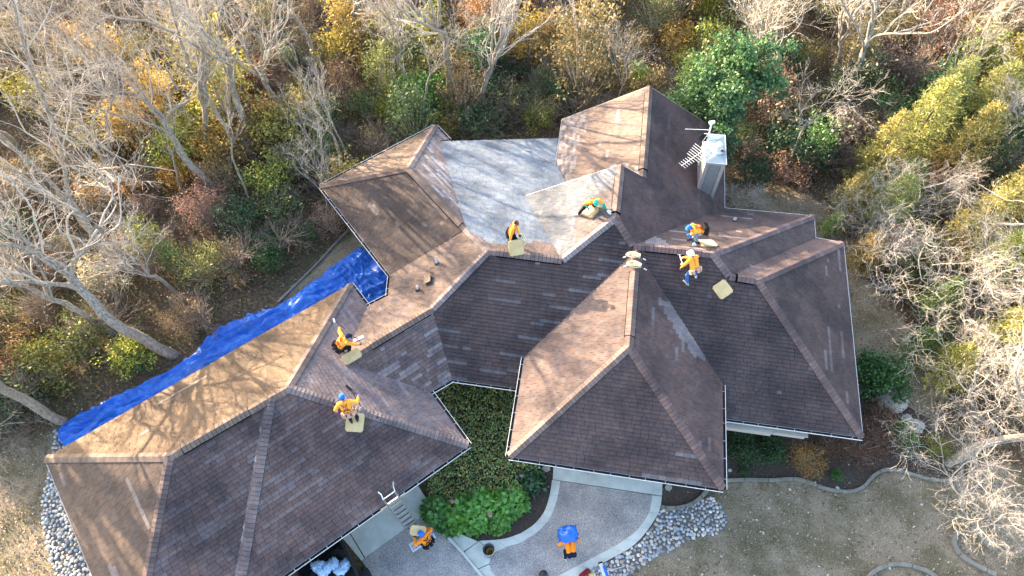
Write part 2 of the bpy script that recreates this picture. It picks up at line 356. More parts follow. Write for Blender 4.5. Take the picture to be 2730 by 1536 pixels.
# ridge and hip caps, ridge vents
faces_of = {}
for n, (vs, *_x) in FACES.items():
    L = vs.split()
    for i in range(len(L)): faces_of.setdefault(frozenset((L[i - 1], L[i])), []).append(n)
CAPS = [('a1', 'R1', 'LWback', 'LWsw', (.19, .15, .12)), ('s2', 'R1', 'LWsw', 'LWfront2', (.15, .115, .105)), ('R1', 'R2', 'LWback', 'LWfront', (.17, .135, .11)), ('a2', 'R2', 'LWback', 'LWend', (.15, .125, .115)), ('a5', 'R2', 'LWend', 'LWfront', (.19, .165, .165)),
 ('fe', 'q1', 'LWwest2', 'LWfront', (.17, .14, .14)), ('Z', 'N', 'CONnw', 'CONse', (.15, .115, .1)), ('N', 'M', 'BATH', 'MAIN', (.21, .19, .19)), ('M', 'M2', 'BLUE', 'MAIN', (.15, .125, .12)), ('W', 'M', 'BATH', 'BLUE', (.22, .185, .17)),
 ('P', 'W', 'NWsw', 'NWne', (.16, .125, .105)), ('w1', 'P', 'NWsw', 'NWnw', (.15, .11, .09)), ('w2', 'P', 'NWnw', 'NWne', (.19, .165, .16)), ('M2', 'A', 'FWwest', 'MAIN', (.2, .19, .195)), ('A2', 'A', 'FWwest', 'EAST', (.16, .12, .11)),
 ('B', 'A', 'MAIN', 'EAST', (.13, .1, .1)), ('B', 'C', 'EWn', 'MAIN', (.135, .105, .105)), ('n1', 'C', 'EWn', 'EWe', (.15, .115, .115)), ('Ee', 'C', 'MAIN', 'EWe', (.15, .12, .125)), ('Ee', 'F', 'EW2n', 'MAIN', (.14, .11, .11)),
 ('G', 'F', 'EW2n', 'EW2e', (.145, .108, .105)), ('se', 'F', 'MAIN', 'EW2e', (.13, .1, .098)), ('T', 'K', 'Cw', 'Ce', (.16, .12, .108)), ('k1', 'K', 'Cw', 'Cf', (.17, .135, .12)), ('k2', 'K', 'Cf', 'Ce', (.145, .105, .098)), ('g1', 'g3', 'GREATw', 'EAST', (.17, .13, .11))]
VENTS = {('R1', 'R2'): (.10, .66), ('Z', 'N'): (.3, .96), ('M', 'M2'): (.12, .98), ('P', 'W'): (.04, .93), ('A2', 'A'): (.18, .92), ('B', 'C'): (.16, .84), ('Ee', 'F'): (.22, .82), ('T', 'K'): (.24, .9), ('g1', 'g3'): (.07, .93)}
caps = []
mbv_all = []; under = []
for a, b, f1, f2, col in CAPS:
    p0, p1 = RV[a], RV[b]; ax = (p1 - p0); L = ax.length; ax.normalize()
    sd = []
    for fn_ in (f1, f2):
        nn = pnormal(fn_); s = nn.cross(ax); s.normalize()
        if s.z > 0: s = -s
        if abs(s.z) < 1e-6: pass
        sd.append((s, nn))
    upn = (sd[0][1] + sd[1][1]).normalized()
    vent = VENTS.get((a, b))
    if vent:
        mv = MB(); q0 = p0 + ax * L * vent[0]; q1 = p0 + ax * L * vent[1]; wv = .195; h = .058
        ring = lambda q: [q + sd[0][0] * wv + sd[0][1] * .005, q + sd[0][0] * wv + sd[0][1] * h, q + upn * (h + .01), q + sd[1][0] * wv + sd[1][1] * h, q + sd[1][0] * wv + sd[1][1] * .005]
        A_, B_ = ring(q0), ring(q1); mv.add(A_ + B_, [(0, 1, 6, 5), (1, 2, 7, 6), (2, 3, 8, 7), (3, 4, 9, 8), (0, 4, 3, 2, 1), (5, 6, 7, 8, 9)])
        mbv_all.append(mv)
    else:
        mv = MB(); wv = .165; q0, q1 = p0, p1; h = .022
        ring = lambda q: [q + sd[0][0] * wv + sd[0][1] * .005, q + sd[0][0] * wv + sd[0][1] * h, q + upn * (h + .01), q + sd[1][0] * wv + sd[1][1] * h, q + sd[1][0] * wv + sd[1][1] * .005]
        A_, B_ = ring(q0), ring(q1); mv.add(A_ + B_, [(0, 1, 6, 5), (1, 2, 7, 6), (2, 3, 8, 7), (3, 4, 9, 8)]); under.append(mv)
    nC = int(L / .145); rs = random.Random(a + b)
    for i in range(nC):
        t0 = i * L / nC; t1 = t0 + L / nC * 1.0; tm = (t0 + t1) / 2 / L
        lift = (.075 if vent and vent[0] < tm < vent[1] else .036)
        w = .158; lo, hi = lift + .016, lift + .004
        q0, q1 = p0 + ax * (t0 + .014), p0 + ax * t1
        v = []
        for q, h in ((q0, lo), (q1, hi)):
            v += [q + sd[0][0] * w + sd[0][1] * h, q + upn * (h + .012), q + sd[1][0] * w + sd[1][1] * h, q + sd[0][0] * w + sd[0][1] * (lift - .016), q + sd[1][0] * w + sd[1][1] * (lift - .016), q + upn * (lift - .012)]
        f = [(0, 1, 7, 6), (1, 2, 8, 7), (0, 3, 5, 1), (1, 5, 4, 2), (0, 6, 9, 3), (2, 4, 10, 8)]
        k = 1 + rs.uniform(-.16, .16); c = tuple(x * k for x in col)
        mid = (q0 + q1) / 2; px, py = topx(mid); inv = 10 < px < 2720 and 10 < py < 1526
        caps.append(((1 / (mid - Vector((0, 0, CAM_H))).length) if inv else 0, v, f, c))
caps.sort(key=lambda t: -t[0])
for a, v, f, c in caps[:300]:
    mb = MB(); mb.add(v, f, 0, c); mb.build('ridge_cap', MSH, roof)
mb = MB()
for a, v, f, c in caps[300:]: mb.add(v, f, 0, c)
o = mb.build('ridge_caps', MSH, roof); o['kind'] = 'stuff'
MVB = plain('vent_black', (.006, .006, .007), .95, 0, .2, 6, 0, .0)
for mv in mbv_all: mv.build('ridge_vent', MVB, roof)
for mv in under: mv.build('cap_underlay', plain('underlay', (.06, .047, .044), .95) if 'underlay' not in bpy.data.materials else bpy.data.materials['underlay'], roof)
# valley lines: thin metal/shadow strips are the felt showing between shingles

# gutters with hangers, fascia
GUT = [('a5', 'fe', 1), ('a4', 'a5', 1), ('ci', 'a4', 1), ('cm', 'ci', 1), ('a2', 'a3', 1), ('a3', 'c1', 1), ('c1', 'b1', 1), ('b1', 'w1', 1), ('w1', 'w2', 1), ('w2', 'w3', 1), ('k1', 'k2', 1), ('kw', 'k1', 1), ('k2', 'ke', 1), ('se', 'e5', 1), ('se', 'G', 0), ('n1', 'n2', 0), ('g2', 'g4', 0), ('gw1', 'gw2', 0), ('s2', 'a1', 0), ('bl1', 'bl2', 0), ('n2', 'G', 0), ('g4', 'n1', 0)]
ring_order = {}
for a, b, full in GUT:
    p0, p1 = RV[a].copy(), RV[b].copy(); ax = p1 - p0; L = ax.length; ax.normalize()
    out = Vector((ax.y, -ax.x, 0)).normalized()
    # outward = down-slope of an adjoining face
    best = None
    for n, (vs, *_x) in FACES.items():
        az, sm, d = PL[n]
        if abs(pz(n, p0.x, p0.y) - p0.z) < .06 and abs(pz(n, p1.x, p1.y) - p1.z) < .06:
            dn = Vector((math.cos(az), math.sin(az), 0))
            if abs(dn.dot(ax)) < .2: best = dn
    if best is not None and best.dot(out) < 0: out = -out
    wd = .13 if full else .045; hg = .12 if full else .10
    prof = [(0, -.02), (0, -hg), (wd * .75, -hg), (wd, -.02), (wd, .0), (wd - .018, .0), (wd - .02, -.02), (wd * .7, -hg + .012), (.014, -hg + .012), (.014, -.02)]
    v = []
    for q in (p0 - ax * 0, p1 + ax * 0): v += [q + out * a_ + Vector((0, 0, b_ - .005)) for a_, b_ in prof]
    n_ = len(prof); mb = MB()
    mb.add(v, [(i, (i + 1) % n_, n_ + (i + 1) % n_, n_ + i) for i in range(n_)] + [tuple(range(n_)), tuple(range(n_, 2 * n_))])
    if full:
        mb.m = [1 if i in (6, 7, 8) else 0 for i in range(n_)] + [0, 0]
        g = mb.build('gutter', [MWHITE, plain('gutter_inside', (.03, .032, .036), .6)] if 'gutter_inside' not in bpy.data.materials else [MWHITE, bpy.data.materials['gutter_inside']], roof)
        s = .35
        while s < L - .1:
            hb = MB(); c = p0 + ax * s + out * wd * .45 + Vector((0, 0, -.012)); rot = Matrix((out, ax, Vector((0, 0, 1)))).transposed()
            hb.box(c, (wd * .8, .02, .012), M=rot); hb.build('gutter_hanger', MGALV, g); s += random.uniform(.55, .75)
    else: mb.build('drip_edge', MTRIM if a in ('s2',) else MWHITE, roof)
# downspout and walls
loop = [RV[k] for k in 'a1 a2 a3 c1 b1 w1 w2 w3 bl2 gw1 g2 g4 n1 n2 G se ci a4 a5 fe s2'.split()]
def offset_loop(pts, d):
    out = []; n = len(pts); area = sum(pts[i - 1].x * pts[i].y - pts[i].x * pts[i - 1].y for i in range(n))
    sg = 1 if area > 0 else -1
    for i in range(n):
        a, b, c = pts[i - 1], pts[i], pts[(i + 1) % n]
        e1 = (b - a); e1.z = 0; e1.normalize(); e2 = (c - b); e2.z = 0; e2.normalize()
        n1_ = Vector((-e1.y, e1.x, 0)) * sg; n2_ = Vector((-e2.y, e2.x, 0)) * sg; bis = n1_ + n2_
        k = d / max(.35, 1 + n1_.dot(n2_)); out.append(Vector((b.x, b.y, 0)) + bis * k)
    return out
wl = offset_loop(loop, 1.35); ns = len(wl)
def walls(wl, z1, name):
    for i in range(len(wl)):
        a, b = wl[i - 1], wl[i]
        if (b - a).length < .3: continue
        mb = MB(); ax = (b - a).normalized(); nn = Vector((ax.y, -ax.x, 0)); rows = int(z1 / .18)
        for k in range(rows):   # lapped siding boards
            z0 = k * .18; mb.add([a + Vector((0, 0, z0)) + nn * .018, b + Vector((0, 0, z0)) + nn * .018, b + Vector((0, 0, z0 + .18)) + nn * .004, a + Vector((0, 0, z0 + .18)) + nn * .004], [(0, 1, 2, 3)])
        mb.build(name, MSIDING, house)
walls(wl, 2.9, 'wall'); walls(offset_loop([RV[k] for k in ('kw', 'k1', 'k2', 'ke')], 1.5), 3.5, 'porch_wall')
# gable walls of the great room and the front wing, facing north
mb = MB(); mb.add([RV['gw1'] + Vector((0, -.4, -.05)), RV['g1'] + Vector((0, -.4, -.08)), RV['g2'] + Vector((-.3, -.4, -.0)), RV['g2'] + Vector((-.3, -.4, -3)), RV['gw1'] + Vector((0, -.4, -3.4))], [(0, 1, 2, 3, 4)])
mb.build('gable_wall', MSIDING, house)
mb = MB(); mb.add([RV['bl3'] + Vector((.2, -.2, -.1)), RV['A2'] + Vector((0, -.2, -.06)), RV['g3'] + Vector((0, -.2, -.03)), RV['g3'] + Vector((0, -.2, -2)), RV['bl3'] + Vector((.2, -.2, -1.3))], [(0, 1, 2, 3, 4)])
mb.build('gable_wall', MSIDING, house)
# rake boards
for a, b in (('gw1', 'g1'), ('g1', 'g2'), ('bl3', 'A2'), ('A2', 'g3')):
    p, q = RV[a], RV[b]; mb = MB(); ax = (q - p).normalized(); mb.tube([p + Vector((0, .03, -.06)), q + Vector((0, .03, -.06))], .05, 4); mb.build('rake_board', MTRIM, roof)
# bay windows under the east front eave
ex = (RV['se'] - RV['e5']); ex.z = 0; ex.normalize(); ey = Vector((ex.y, -ex.x, 0))
def bay(s0, s1, proj, z0, z1):
    c = RV['e5'] + ex * ((s0 + s1) / 2) + ey * (proj / 2 - .3); c.z = (z0 + z1) / 2; rot = Matrix((ex, ey, Vector((0, 0, 1)))).transposed()
    mb = MB(); mb.box(c, (s1 - s0, proj + .6, z1 - z0), M=rot); b = mb.build('bay_window', MTRIM, house)
    mb = MB(); mb.box(c + Vector((0, 0, (z1 - z0) / 2 + .03)) + ey * .03, (s1 - s0 + .1, proj + .66, .05), M=rot); mb.build('bay_roof', MTRIM, b)
bay(.12, 1.95, .12, 2.2, 2.55); bay(2.05, 3.2, .05, 2.2, 2.5)
# garage door under the left front eave (in the open from other sides)
# ---- chimney
ch = empty('chimney'); ch.parent = house
cw = Vector((.78, -.105, 0)); cw_n = cw.normalized(); cd = Vector((-cw_n.y, cw_n.x, 0))
cx0 = Vector((8.235, 20.06, 0)); ZT = 5.62; WC, DC = .78, 1.62
rotc = Matrix((cw_n, cd, Vector((0, 0, 1)))).transposed()
cc = cx0 + cw_n * WC / 2 + cd * DC / 2
mb = MB(); mb.box(cc + Vector((0, 0, (2.6 + ZT) / 2)), (WC - .03, DC - .03, ZT - 2.6), M=rotc); mb.build('chase', plain('chase_siding', (.30, .285, .27), .75, 0, .08), ch)
for side in (0, 1):
    for k in range(16):
        z = 3.05 + k * .165
        if z > ZT - .12: break
        mb = MB()
        if side == 0: mb.box(cc + Vector((0, 0, z)) - cd * (DC / 2), (WC - .30, .02, .155), M=rotc @ Matrix.Rotation(R(-4), 3, 'X'))
        else: mb.box(cc + Vector((0, 0, z)) - cw_n * (WC / 2), (.02, DC - .30, .155), M=rotc @ Matrix.Rotation(R(4), 3, 'Y'))
        mb.build('siding_board', bpy.data.materials.get('chase_board') or plain('chase_board', (.20, .20, .205), .7, 0, .1), ch)
MTR2 = plain('chimney_trim', (.36, .32, .30), .7, 0, .06)
for sx in (-1, 1):
    for sy in (-1, 1):
        mb = MB(); c = cc + cw_n * sx * (WC / 2 - .055) + cd * sy * (DC / 2 - .055)
        mb.box(c + Vector((0, 0, (2.6 + ZT) / 2)), (.15, .15, ZT - 2.6), M=rotc); mb.build('corner_board', MTR2, ch)
mb = MB(); mb.box(cc + Vector((0, 0, ZT - .07)), (WC + .05, DC + .05, .14), M=rotc); mb.build('frieze_board', MTR2, ch)
capz = ZT + .02; mb = MB(); h2 = [(-1, -1), (1, -1), (1, 1), (-1, 1)]
v = [cc + cw_n * sx * (WC / 2 + .05) + cd * sy * (DC / 2 + .05) + Vector((0, 0, capz - .06)) for sx, sy in h2] + [cc + cw_n * sx * (WC / 2 + .05) + cd * sy * (DC / 2 + .05) + Vector((0, 0, capz)) for sx, sy in h2] + [cc + cd * -.45 + Vector((0, 0, capz + .07)), cc + cd * .45 + Vector((0, 0, capz + .07))]
mb.add(v, [(0, 1, 5, 4), (1, 2, 6, 5), (2, 3, 7, 6), (3, 0, 4, 7), (4, 5, 8), (5, 6, 9, 8), (6, 7, 9), (7, 4, 8, 9)])
capo = mb.build('chimney_cap', plain('cap_metal', (.26, .33, .38), .4, .4, .15, 5), ch)
mb = MB()
for i in range(4):
    a, b = v[4 + i], v[4 + (i + 1) % 4]; mb.tube([a, b], .014, 5)
mb.build('cap_rim', MWHITE, capo)
fc = cc + cw_n * .07 - cd * .12 + Vector((0, 0, capz + .02))
mb = MB(); mb.lathe([(.0, .03), (.27, .03), (.27, .05), (.20, .08), (.135, .09), (.135, .13), (.155, .14), (.155, .17), (.135, .18), (.135, .21), (.155, .22), (.155, .25), (.135, .26), (.135, .30), (.16, .31), (.16, .36), (.14, .39), (.0, .40)], fc, 20)
mb.build('flue', MWHITE, capo, True)
mb = MB(); mb.lathe([(0, .085), (.09, .088), (.085, .095), (0, .10)], fc + cw_n * .2 - cd * .08, 9); mb.build('rust_patch', plain('rust', (.28, .08, .04), .9), capo)
# ---- vent pipes and the box vent
def pipe(name, uv, face, r, h, mat, lean=0):
    p = onroof(*uv, face); mb = MB(); mb.lathe([(r, -.1), (r, h), (r * .78, h), (r * .78, h - .06), (0, h - .06)], p, 12); a = mb.build(name, mat, roof, False)
    mb = MB(); mb.lathe([(r * 2.1, -.03), (r * 1.9, .03), (r * 1.02, .09), (r * 1.02, .1)], p, 12); mb.build('flashing_boot', MDARK, a)
pipe('vent_pipe', (1165, 703), 'BATH', .055, .42, MWHITE); pipe('vent_pipe', (1114, 773), 'BATH', .055, .28, MWHITE); pipe('vent_pipe', (1957, 590), 'EWn', .06, .2, MWHITE)
p = onroof(1144, 747, 'BATH'); n_ = pnormal('BATH'); e1 = Vector((0, 1, 0)); e2 = n_.cross(e1).normalized(); e1 = e2.cross(n_)
rot = Matrix((e2, e1, n_)).transposed()
mb = MB(); mb.box(p + n_ * .05, (.26, .26, .1), M=rot); bv = mb.build('box_vent', plain('vent_brown', (.07, .05, .045), .6), roof)
mb = MB(); mb.box(p + n_ * .13, (.36, .40, .03), M=rot @ Matrix.Rotation(R(6), 3, 'Y')); mb.build('vent_hood', bpy.data.materials['vent_brown'], bv)
mb = MB(); mb.box(onroof(1136, 756, 'BATH') + n_ * .03, (.05, .05, .06), M=rot); mb.build('vent_screen', MWHITE, bv)
# loose tab of felt and flashing on the left wing

# ------------------------------------------------------------------ ground, lawns, beds, drive
def px_poly(pts, z=0.0): return [at(u, v, z) for u, v in pts]
LAWNS = [px_poly(p) for p in (
 [(1540, 1600), (1800, 1390), (1930, 1290), (2290, 1290), (2430, 1230), (2560, 1290), (2640, 1230), (2900, 1250), (2900, 1600)],
 [(1930, 520), (2060, 490), (2180, 530), (2260, 630), (2330, 760), (2430, 880), (2500, 970), (2530, 1060), (2400, 1180), (2300, 1150), (2200, 900), (2000, 620)],
 [(-300, 1240), (0, 1190), (120, 1150), (170, 1130), (220, 1260), (300, 1600), (-400, 1600)],
 [(950, 600), (745, 800), (690, 850), (820, 790), (930, 690), (1010, 660)])]
CLEAR = px_poly([(-400, 1200), (0, 1175), (130, 1120), (300, 1040), (520, 900), (740, 790), (930, 600), (1000, 520), (1100, 400), (1500, 320), (1900, 370), (2080, 500), (2200, 520), (2265, 640), (2400, 740), (2480, 850), (2560, 960), (2640, 1100), (2900, 1180), (2900, 1700), (-400, 1700)])
gx = np.concatenate([[-400, -200, -100, -65], np.arange(-45, 45.1, .3), [65, 100, 200, 400]]); gy = np.concatenate([[-300, -100, -40, -12], np.arange(0, 55, .3), [70, 100, 200, 400]])
GX, GY = np.meshgrid(gx, gy); mask = np.zeros(GX.shape)
for L in LAWNS: mask = np.maximum(mask, inpoly_np(GX, GY, L).astype(float))
clr = inpoly_np(GX, GY, CLEAR).astype(float)
def blur(a, n):
    for _ in range(n):
        a = (a + np.roll(a, 1, 0) + np.roll(a, -1, 0) + np.roll(a, 1, 1) + np.roll(a, -1, 1)) / 5
    return a
mask = blur(mask, 4); clr2 = blur(clr, 14)
def fbm(x, y, s, o=3):
    return sum(mnoise.noise(Vector((x * s * 2 ** k, y * s * 2 ** k, 3.1 * k))) / 2 ** k for k in range(o))
hz = np.array([[fbm(x, y, .12) for x in gx] for y in gy]); hz2 = hz * .55 * (1 - clr2) - .03
def ground_z(x, y):
    if abs(x) > 44 or y < .5 or y > 54: return 0
    i = min(max(int(round((y - 0) / .3)) + 4, 0), len(gy) - 1); j = min(max(int(round((x + 45) / .3)) + 4, 0), len(gx) - 1); return float(hz2[i, j])
Vg = np.stack([GX, GY, hz2], -1).reshape(-1, 3); nx, ny = len(gx), len(gy)
ii = (np.arange(ny - 1)[:, None] * nx + np.arange(nx - 1)[None]).ravel(); Fg = np.stack([ii, ii + 1, ii + nx + 1, ii + nx], -1)
def ground_mat():
    m, t, b = newmat('ground'); g = geo(t); a = N(t, 'ShaderNodeAttribute', attribute_name='col'); sp = N(t, 'ShaderNodeSeparateColor'); t.links.new(a.outputs['Color'], sp.inputs[0])
    f1 = noise(t, 7, 6, .72, g); f2 = noise(t, .45, 4, .6, g); f3 = noise(t, 28, 4, .75, g)
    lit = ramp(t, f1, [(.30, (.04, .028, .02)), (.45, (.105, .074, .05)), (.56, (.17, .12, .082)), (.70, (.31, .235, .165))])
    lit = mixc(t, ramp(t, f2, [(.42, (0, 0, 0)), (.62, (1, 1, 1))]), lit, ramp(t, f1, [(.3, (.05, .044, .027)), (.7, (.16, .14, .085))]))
    gr = ramp(t, f3, [(.32, (.145, .112, .075)), (.5, (.315, .258, .185)), (.70, (.50, .42, .31))])
    grn = ramp(t, f3, [(.34, (.055, .048, .028)), (.5, (.17, .145, .088)), (.66, (.34, .29, .19))])
    grs = mixc(t, ramp(t, noise(t, .6, 5, .65, g), [(.40, (0, 0, 0)), (.58, (1, 1, 1))]), grn, gr)
    mk = N(t, 'ShaderNodeMath', operation='ADD'); t.links.new(sp.outputs[0], mk.inputs[0]); mm = N(t, 'ShaderNodeMath', operation='MULTIPLY_ADD'); t.links.new(noise(t, 2.4, 5, .7, g), mm.inputs[0]); mm.inputs[1].default_value = 1.1; mm.inputs[2].default_value = -.55; t.links.new(mm.outputs[0], mk.inputs[1])
    c = mixc(t, ramp(t, mk.outputs[0], [(.35, (0, 0, 0)), (.62, (1, 1, 1))]), lit, grs)
    t.links.new(c, b.inputs['Base Color']); b.inputs['Roughness'].default_value = .95; b.inputs['Specular IOR Level'].default_value = .1; bump(t, b, f3, .8, .06); return m
me = np_mesh('ground', Vg, Fg, np.repeat(mask.reshape(-1, 1), 3, 1), [ground_mat()], True)
tag(mobj('ground', me), kind='structure')
def mulch_mat():
    m, t, b = newmat('mulch'); g = geo(t); f = noise(t, 22, 6, .75, g)
    c = ramp(t, f, [(.3, (.022, .017, .014)), (.5, (.065, .048, .038)), (.62, (.11, .085, .066)), (.76, (.26, .21, .16))])
    t.links.new(c, b.inputs['Base Color']); b.inputs['Roughness'].default_value = .95; bump(t, b, f, .9, .06); return m
MMULCH = mulch_mat()
court = smooth_line(px_poly([(1130, 1255), (1158, 1365), (1180, 1400), (1222, 1421), (1277, 1442), (1341, 1437), (1389, 1422), (1423, 1398), (1450, 1366), (1464, 1325), (1471, 1279), (1475, 1237)]), 4) + px_poly([(1480, 1180), (1440, 1030), (1380, 960), (1200, 960), (1130, 1010), (1200, 1150)])
sheet('garden_bed', court, .012, MMULCH)
EDGE1 = [zR(*q) for q in [(150, 878), (185, 870), (330, 865), (470, 868), (600, 860), (680, 875), (780, 915), (880, 935), (960, 935), (1030, 905), (1090, 840), (1160, 805), (1240, 810), (1330, 835), (1430, 862), (1540, 870), (1600, 850), (1625, 800), (1620, 740)]]
bed2 = smooth_line(px_poly(EDGE1), 4) + px_poly([zR(1540, 600), zR(1400, 480), zR(1300, 420), zR(1180, 260), zR(1080, 150), zR(990, 150)] + [(2200, 1050), (1960, 1050), (1900, 1150), (1900, 1290)])
sheet('garden_bed', bed2, .016, MMULCH)
bed3 = px_poly([zB(*q) for q in [(1600, 300), (2100, 380), (2095, 450), (1980, 560), (1850, 625), (1700, 645), (1590, 630)]]); sheet('garden_bed', bed3, .02, MMULCH)
def agg_mat():
    m, t, b = newmat('exposed_aggregate'); g = geo(t); f = noise(t, 24, 5, .85, g)
    c = ramp(t, f, [(.36, (.11, .105, .105)), (.47, (.32, .305, .30)), (.58, (.46, .44, .43)), (.70, (.72, .70, .68))])
    c = mixc(t, 1.0, c, ramp(t, noise(t, .8, 4, .6, g), [(.35, (.66, .66, .69)), (.65, (1.1, 1.08, 1.06))]), 'MULTIPLY')
    t.links.new(c, b.inputs['Base Color']); b.inputs['Roughness'].default_value = .85; bump(t, b, f, .5, .02); return m
MAGG = agg_mat()
rib_in_l = [zB(*q) for q in [(470, 345), (440, 530), (370, 730), (240, 890), (70, 1005)]] + [zA(*q) for q in [(2440, 1000), (2300, 1045), (2180, 1090), (2125, 1150), (2110, 1220), (2130, 1290), (2180, 1352), (2240, 1440)]]
rib_out_r = [zB(*q) for q in [(1595, 515), (1580, 640), (1530, 750), (1400, 940), (1240, 1090), (1050, 1195), (860, 1300), (660, 1400), (480, 1500)]]
rib_in_r = [zB(*q) for q in [(1485, 500), (1480, 560), (1450, 700), (1335, 870), (1180, 1000), (1000, 1105), (820, 1200), (630, 1300), (460, 1392), (280, 1490)]]
rib_out_l = [zB(*q) for q in [(380, 330), (350, 520), (290, 690), (180, 825), (40, 920)]] + [zA(*q) for q in [(2450, 895), (2260, 955), (2000, 975), (1780, 885)]]
drive = smooth_line(px_poly(rib_in_l), 5) + list(reversed(smooth_line(px_poly(rib_in_r), 5)))
sheet('drive', drive, .030, MAGG)
# concrete slabs: each joint-to-joint panel is a slab of its own
path = empty('path'); tag(path, kind='structure')
def slab(poly, z=.040):
    o = sheet('slab', poly, z, MCONC, None, .06, path); md = o.modifiers.new('b', 'BEVEL'); md.width = .008; md.segments = 1; return o
def ribbon(outer, inner, cuts):
    A = smooth_line(px_poly(outer), 8); B = smooth_line(px_poly(inner), 8)
    def res(L, n):
        d = [0]
        for i in range(1, len(L)): d.append(d[-1] + (L[i] - L[i - 1]).length)
        out = []
        for k in range(n + 1):
            s = d[-1] * k / n; j = max(i for i in range(len(d)) if d[i] <= s + 1e-9); j = min(j, len(L) - 2); t = (s - d[j]) / max(1e-9, d[j + 1] - d[j]); out.append(L[j].lerp(L[j + 1], t))
        return out
    n = cuts * 6; A = res(A, n); B = res(B, n)
    for c in range(cuts):
        i0, i1 = c * 6, c * 6 + 6
        a = A[i0:i1 + 1]; b = B[i0:i1 + 1]
        e = .012
        a = [a[0].lerp(a[1], e * 4)] + a[1:-1] + [a[-1].lerp(a[-2], e * 4)]; b = [b[0].lerp(b[1], e * 4)] + b[1:-1] + [b[-1].lerp(b[-2], e * 4)]
        slab(a + list(reversed(b)))
ribbon(rib_out_r, rib_in_r, 8)
ribbon(rib_out_l[:-1], [zB(*q) for q in [(470, 345), (440, 530), (370, 730), (240, 890), (70, 1005)]] + [zA(*q) for q in [(2440, 1000), (2290, 1045), (2140, 1110)]], 7)
slab(px_poly([zB(*q) for q in [(400, 60), (1610, 250), (1597, 508), (388, 326)]]), .042)
slab(px_poly([zA(*q) for q in [(2000, 980), (2135, 1115), (2110, 1220), (1990, 1275), (1840, 1100)]]), .041)
slab(px_poly([zA(*q) for q in [(1780, 890), (1990, 982), (1832, 1092), (1710, 950)]]), .041)
slab(px_poly([zA(*q) for q in [(1992, 1283), (2110, 1230), (2130, 1295), (2180, 1352), (2240, 1440), (2150, 1450)]]), .041)
slab(px_poly([zA(*q) for q in [(1500, 630), (1572, 800), (1770, 885), (1702, 944), (1435, 690)]]), .041)
# garage apron panels and the garage drive
slab(px_poly([zA(*q) for q in [(1300, 310), (1500, 625), (1428, 688), (780, 1155), (595, 850), (900, 560)]]), .036)
slab(px_poly([zA(*q) for q in [(588, 855), (770, 1162), (738, 1185), (520, 925), (380, 760), (470, 690)]]), .036)
gd = sheet('drive', px_poly([zA(*q) for q in [(740, 1188), (1430, 692), (1600, 880), (1830, 1110), (2080, 1400), (2200, 1600), (860, 1600), (840, 1330)]]), .028, MAGG)
sheet('kerb', px_poly([zA(*q) for q in [(1600, 870), (1620, 862), (1830, 1092), (1985, 1278), (2150, 1470), (2110, 1480), (1820, 1122), (1590, 885)]]), .12, MCONC, 'structure', .14)
# ------------------------------------------------------------------ edging curbs
MEDGE = plain('edging_concrete', (.21, .20, .175), .9, 0, .25, 4, .3)
def edging(label, pts, w=.13, h=.10, seglen=.9, name='edging'):
    L = smooth_line(px_poly(pts), 6); root = empty(name, L[0]); tag(root, label, 'edging')
    acc = []; d = 0; cur = [L[0]]
    for i in range(1, len(L)):
        cur.append(L[i]); d += (L[i] - L[i - 1]).length
        if d > seglen: acc.append(cur); cur = [L[i]]; d = 0
    if len(cur) > 1: acc.append(cur)
    for seg in acc:
        mb = MB(); n = len(seg); v = []
        for i, p in enumerate(seg):
            t = (seg[min(i + 1, n - 1)] - seg[max(i - 1, 0)]).normalized(); s = Vector((-t.y, t.x, 0)); q = p
            if i == 0: q = p + t * .012
            if i == n - 1: q = p - t * .012
            v += [q + s * w / 2, q + s * w * .42 + Vector((0, 0, h)), q - s * w * .42 + Vector((0, 0, h)), q - s * w / 2]
        f = [(i * 4 + k, i * 4 + k + 1, i * 4 + k + 5, i * 4 + k + 4) for i in range(n - 1) for k in range(3)] + [(0, 1, 2, 3), (n * 4 - 4, n * 4 - 3, n * 4 - 2, n * 4 - 1)]
        mb.add([p - root.location for p in v], f); mb.build('edging_block', MEDGE, root)
edging('wavy grey concrete edging along the shrub bed beside the dry lawn', EDGE1)
edging('pale block edging curving round the small bed by the cobbles', [zB(*q) for q in [(2098, 450), (1985, 565), (1850, 630), (1700, 650), (1585, 635)]], .16, .12, .34)
edging('curved concrete edging under the pale bare tree in the dry lawn', [zR(*q) for q in [(1600, 1180), (1575, 1230), (1600, 1300), (1650, 1350), (1740, 1400), (1830, 1440)]], .18, .1)
edging('grey edging arc at the far end of the dry lawn', [zR(*q) for q in [(1050, 1460), (1110, 1410), (1200, 1380), (1300, 1385), (1420, 1425), (1480, 1470)]], .16, .1)
edging('long grey timber edging between leaf litter and the lawn strip by the tarp', [(948, 596), (900, 645), (850, 700), (790, 760), (740, 808)], .12, .08, 2.2)

# ------------------------------------------------------------------ river stones
def stone_proto(k):
    bm = bmesh.new(); bmesh.ops.create_icosphere(bm, subdivisions=2, radius=.5)
    rs = random.Random(k); sx, sy, sz = rs.uniform(.85, 1.2), rs.uniform(.75, 1.0), rs.uniform(.5, .65)
    for v in bm.verts:
        d = 1 + .28 * mnoise.noise(v.co * 1.6 + Vector((k * 9, 0, 0))); v.co = Vector((v.co.x * sx * d, v.co.y * sy * d, v.co.z * sz * d))
    me = bpy.data.meshes.new('stone'); bm.to_mesh(me); bm.free(); me.materials.append(MSTONE); me.polygons.foreach_set('use_smooth', [True] * len(me.polygons)); return me
STONES = [stone_proto(k) for k in range(7)]
STC = [(.52, .49, .46), (.38, .39, .41), (.29, .33, .39), (.58, .52, .45), (.46, .38, .34), (.22, .23, .26), (.64, .62, .60), (.42, .43, .42), (.35, .40, .47)]
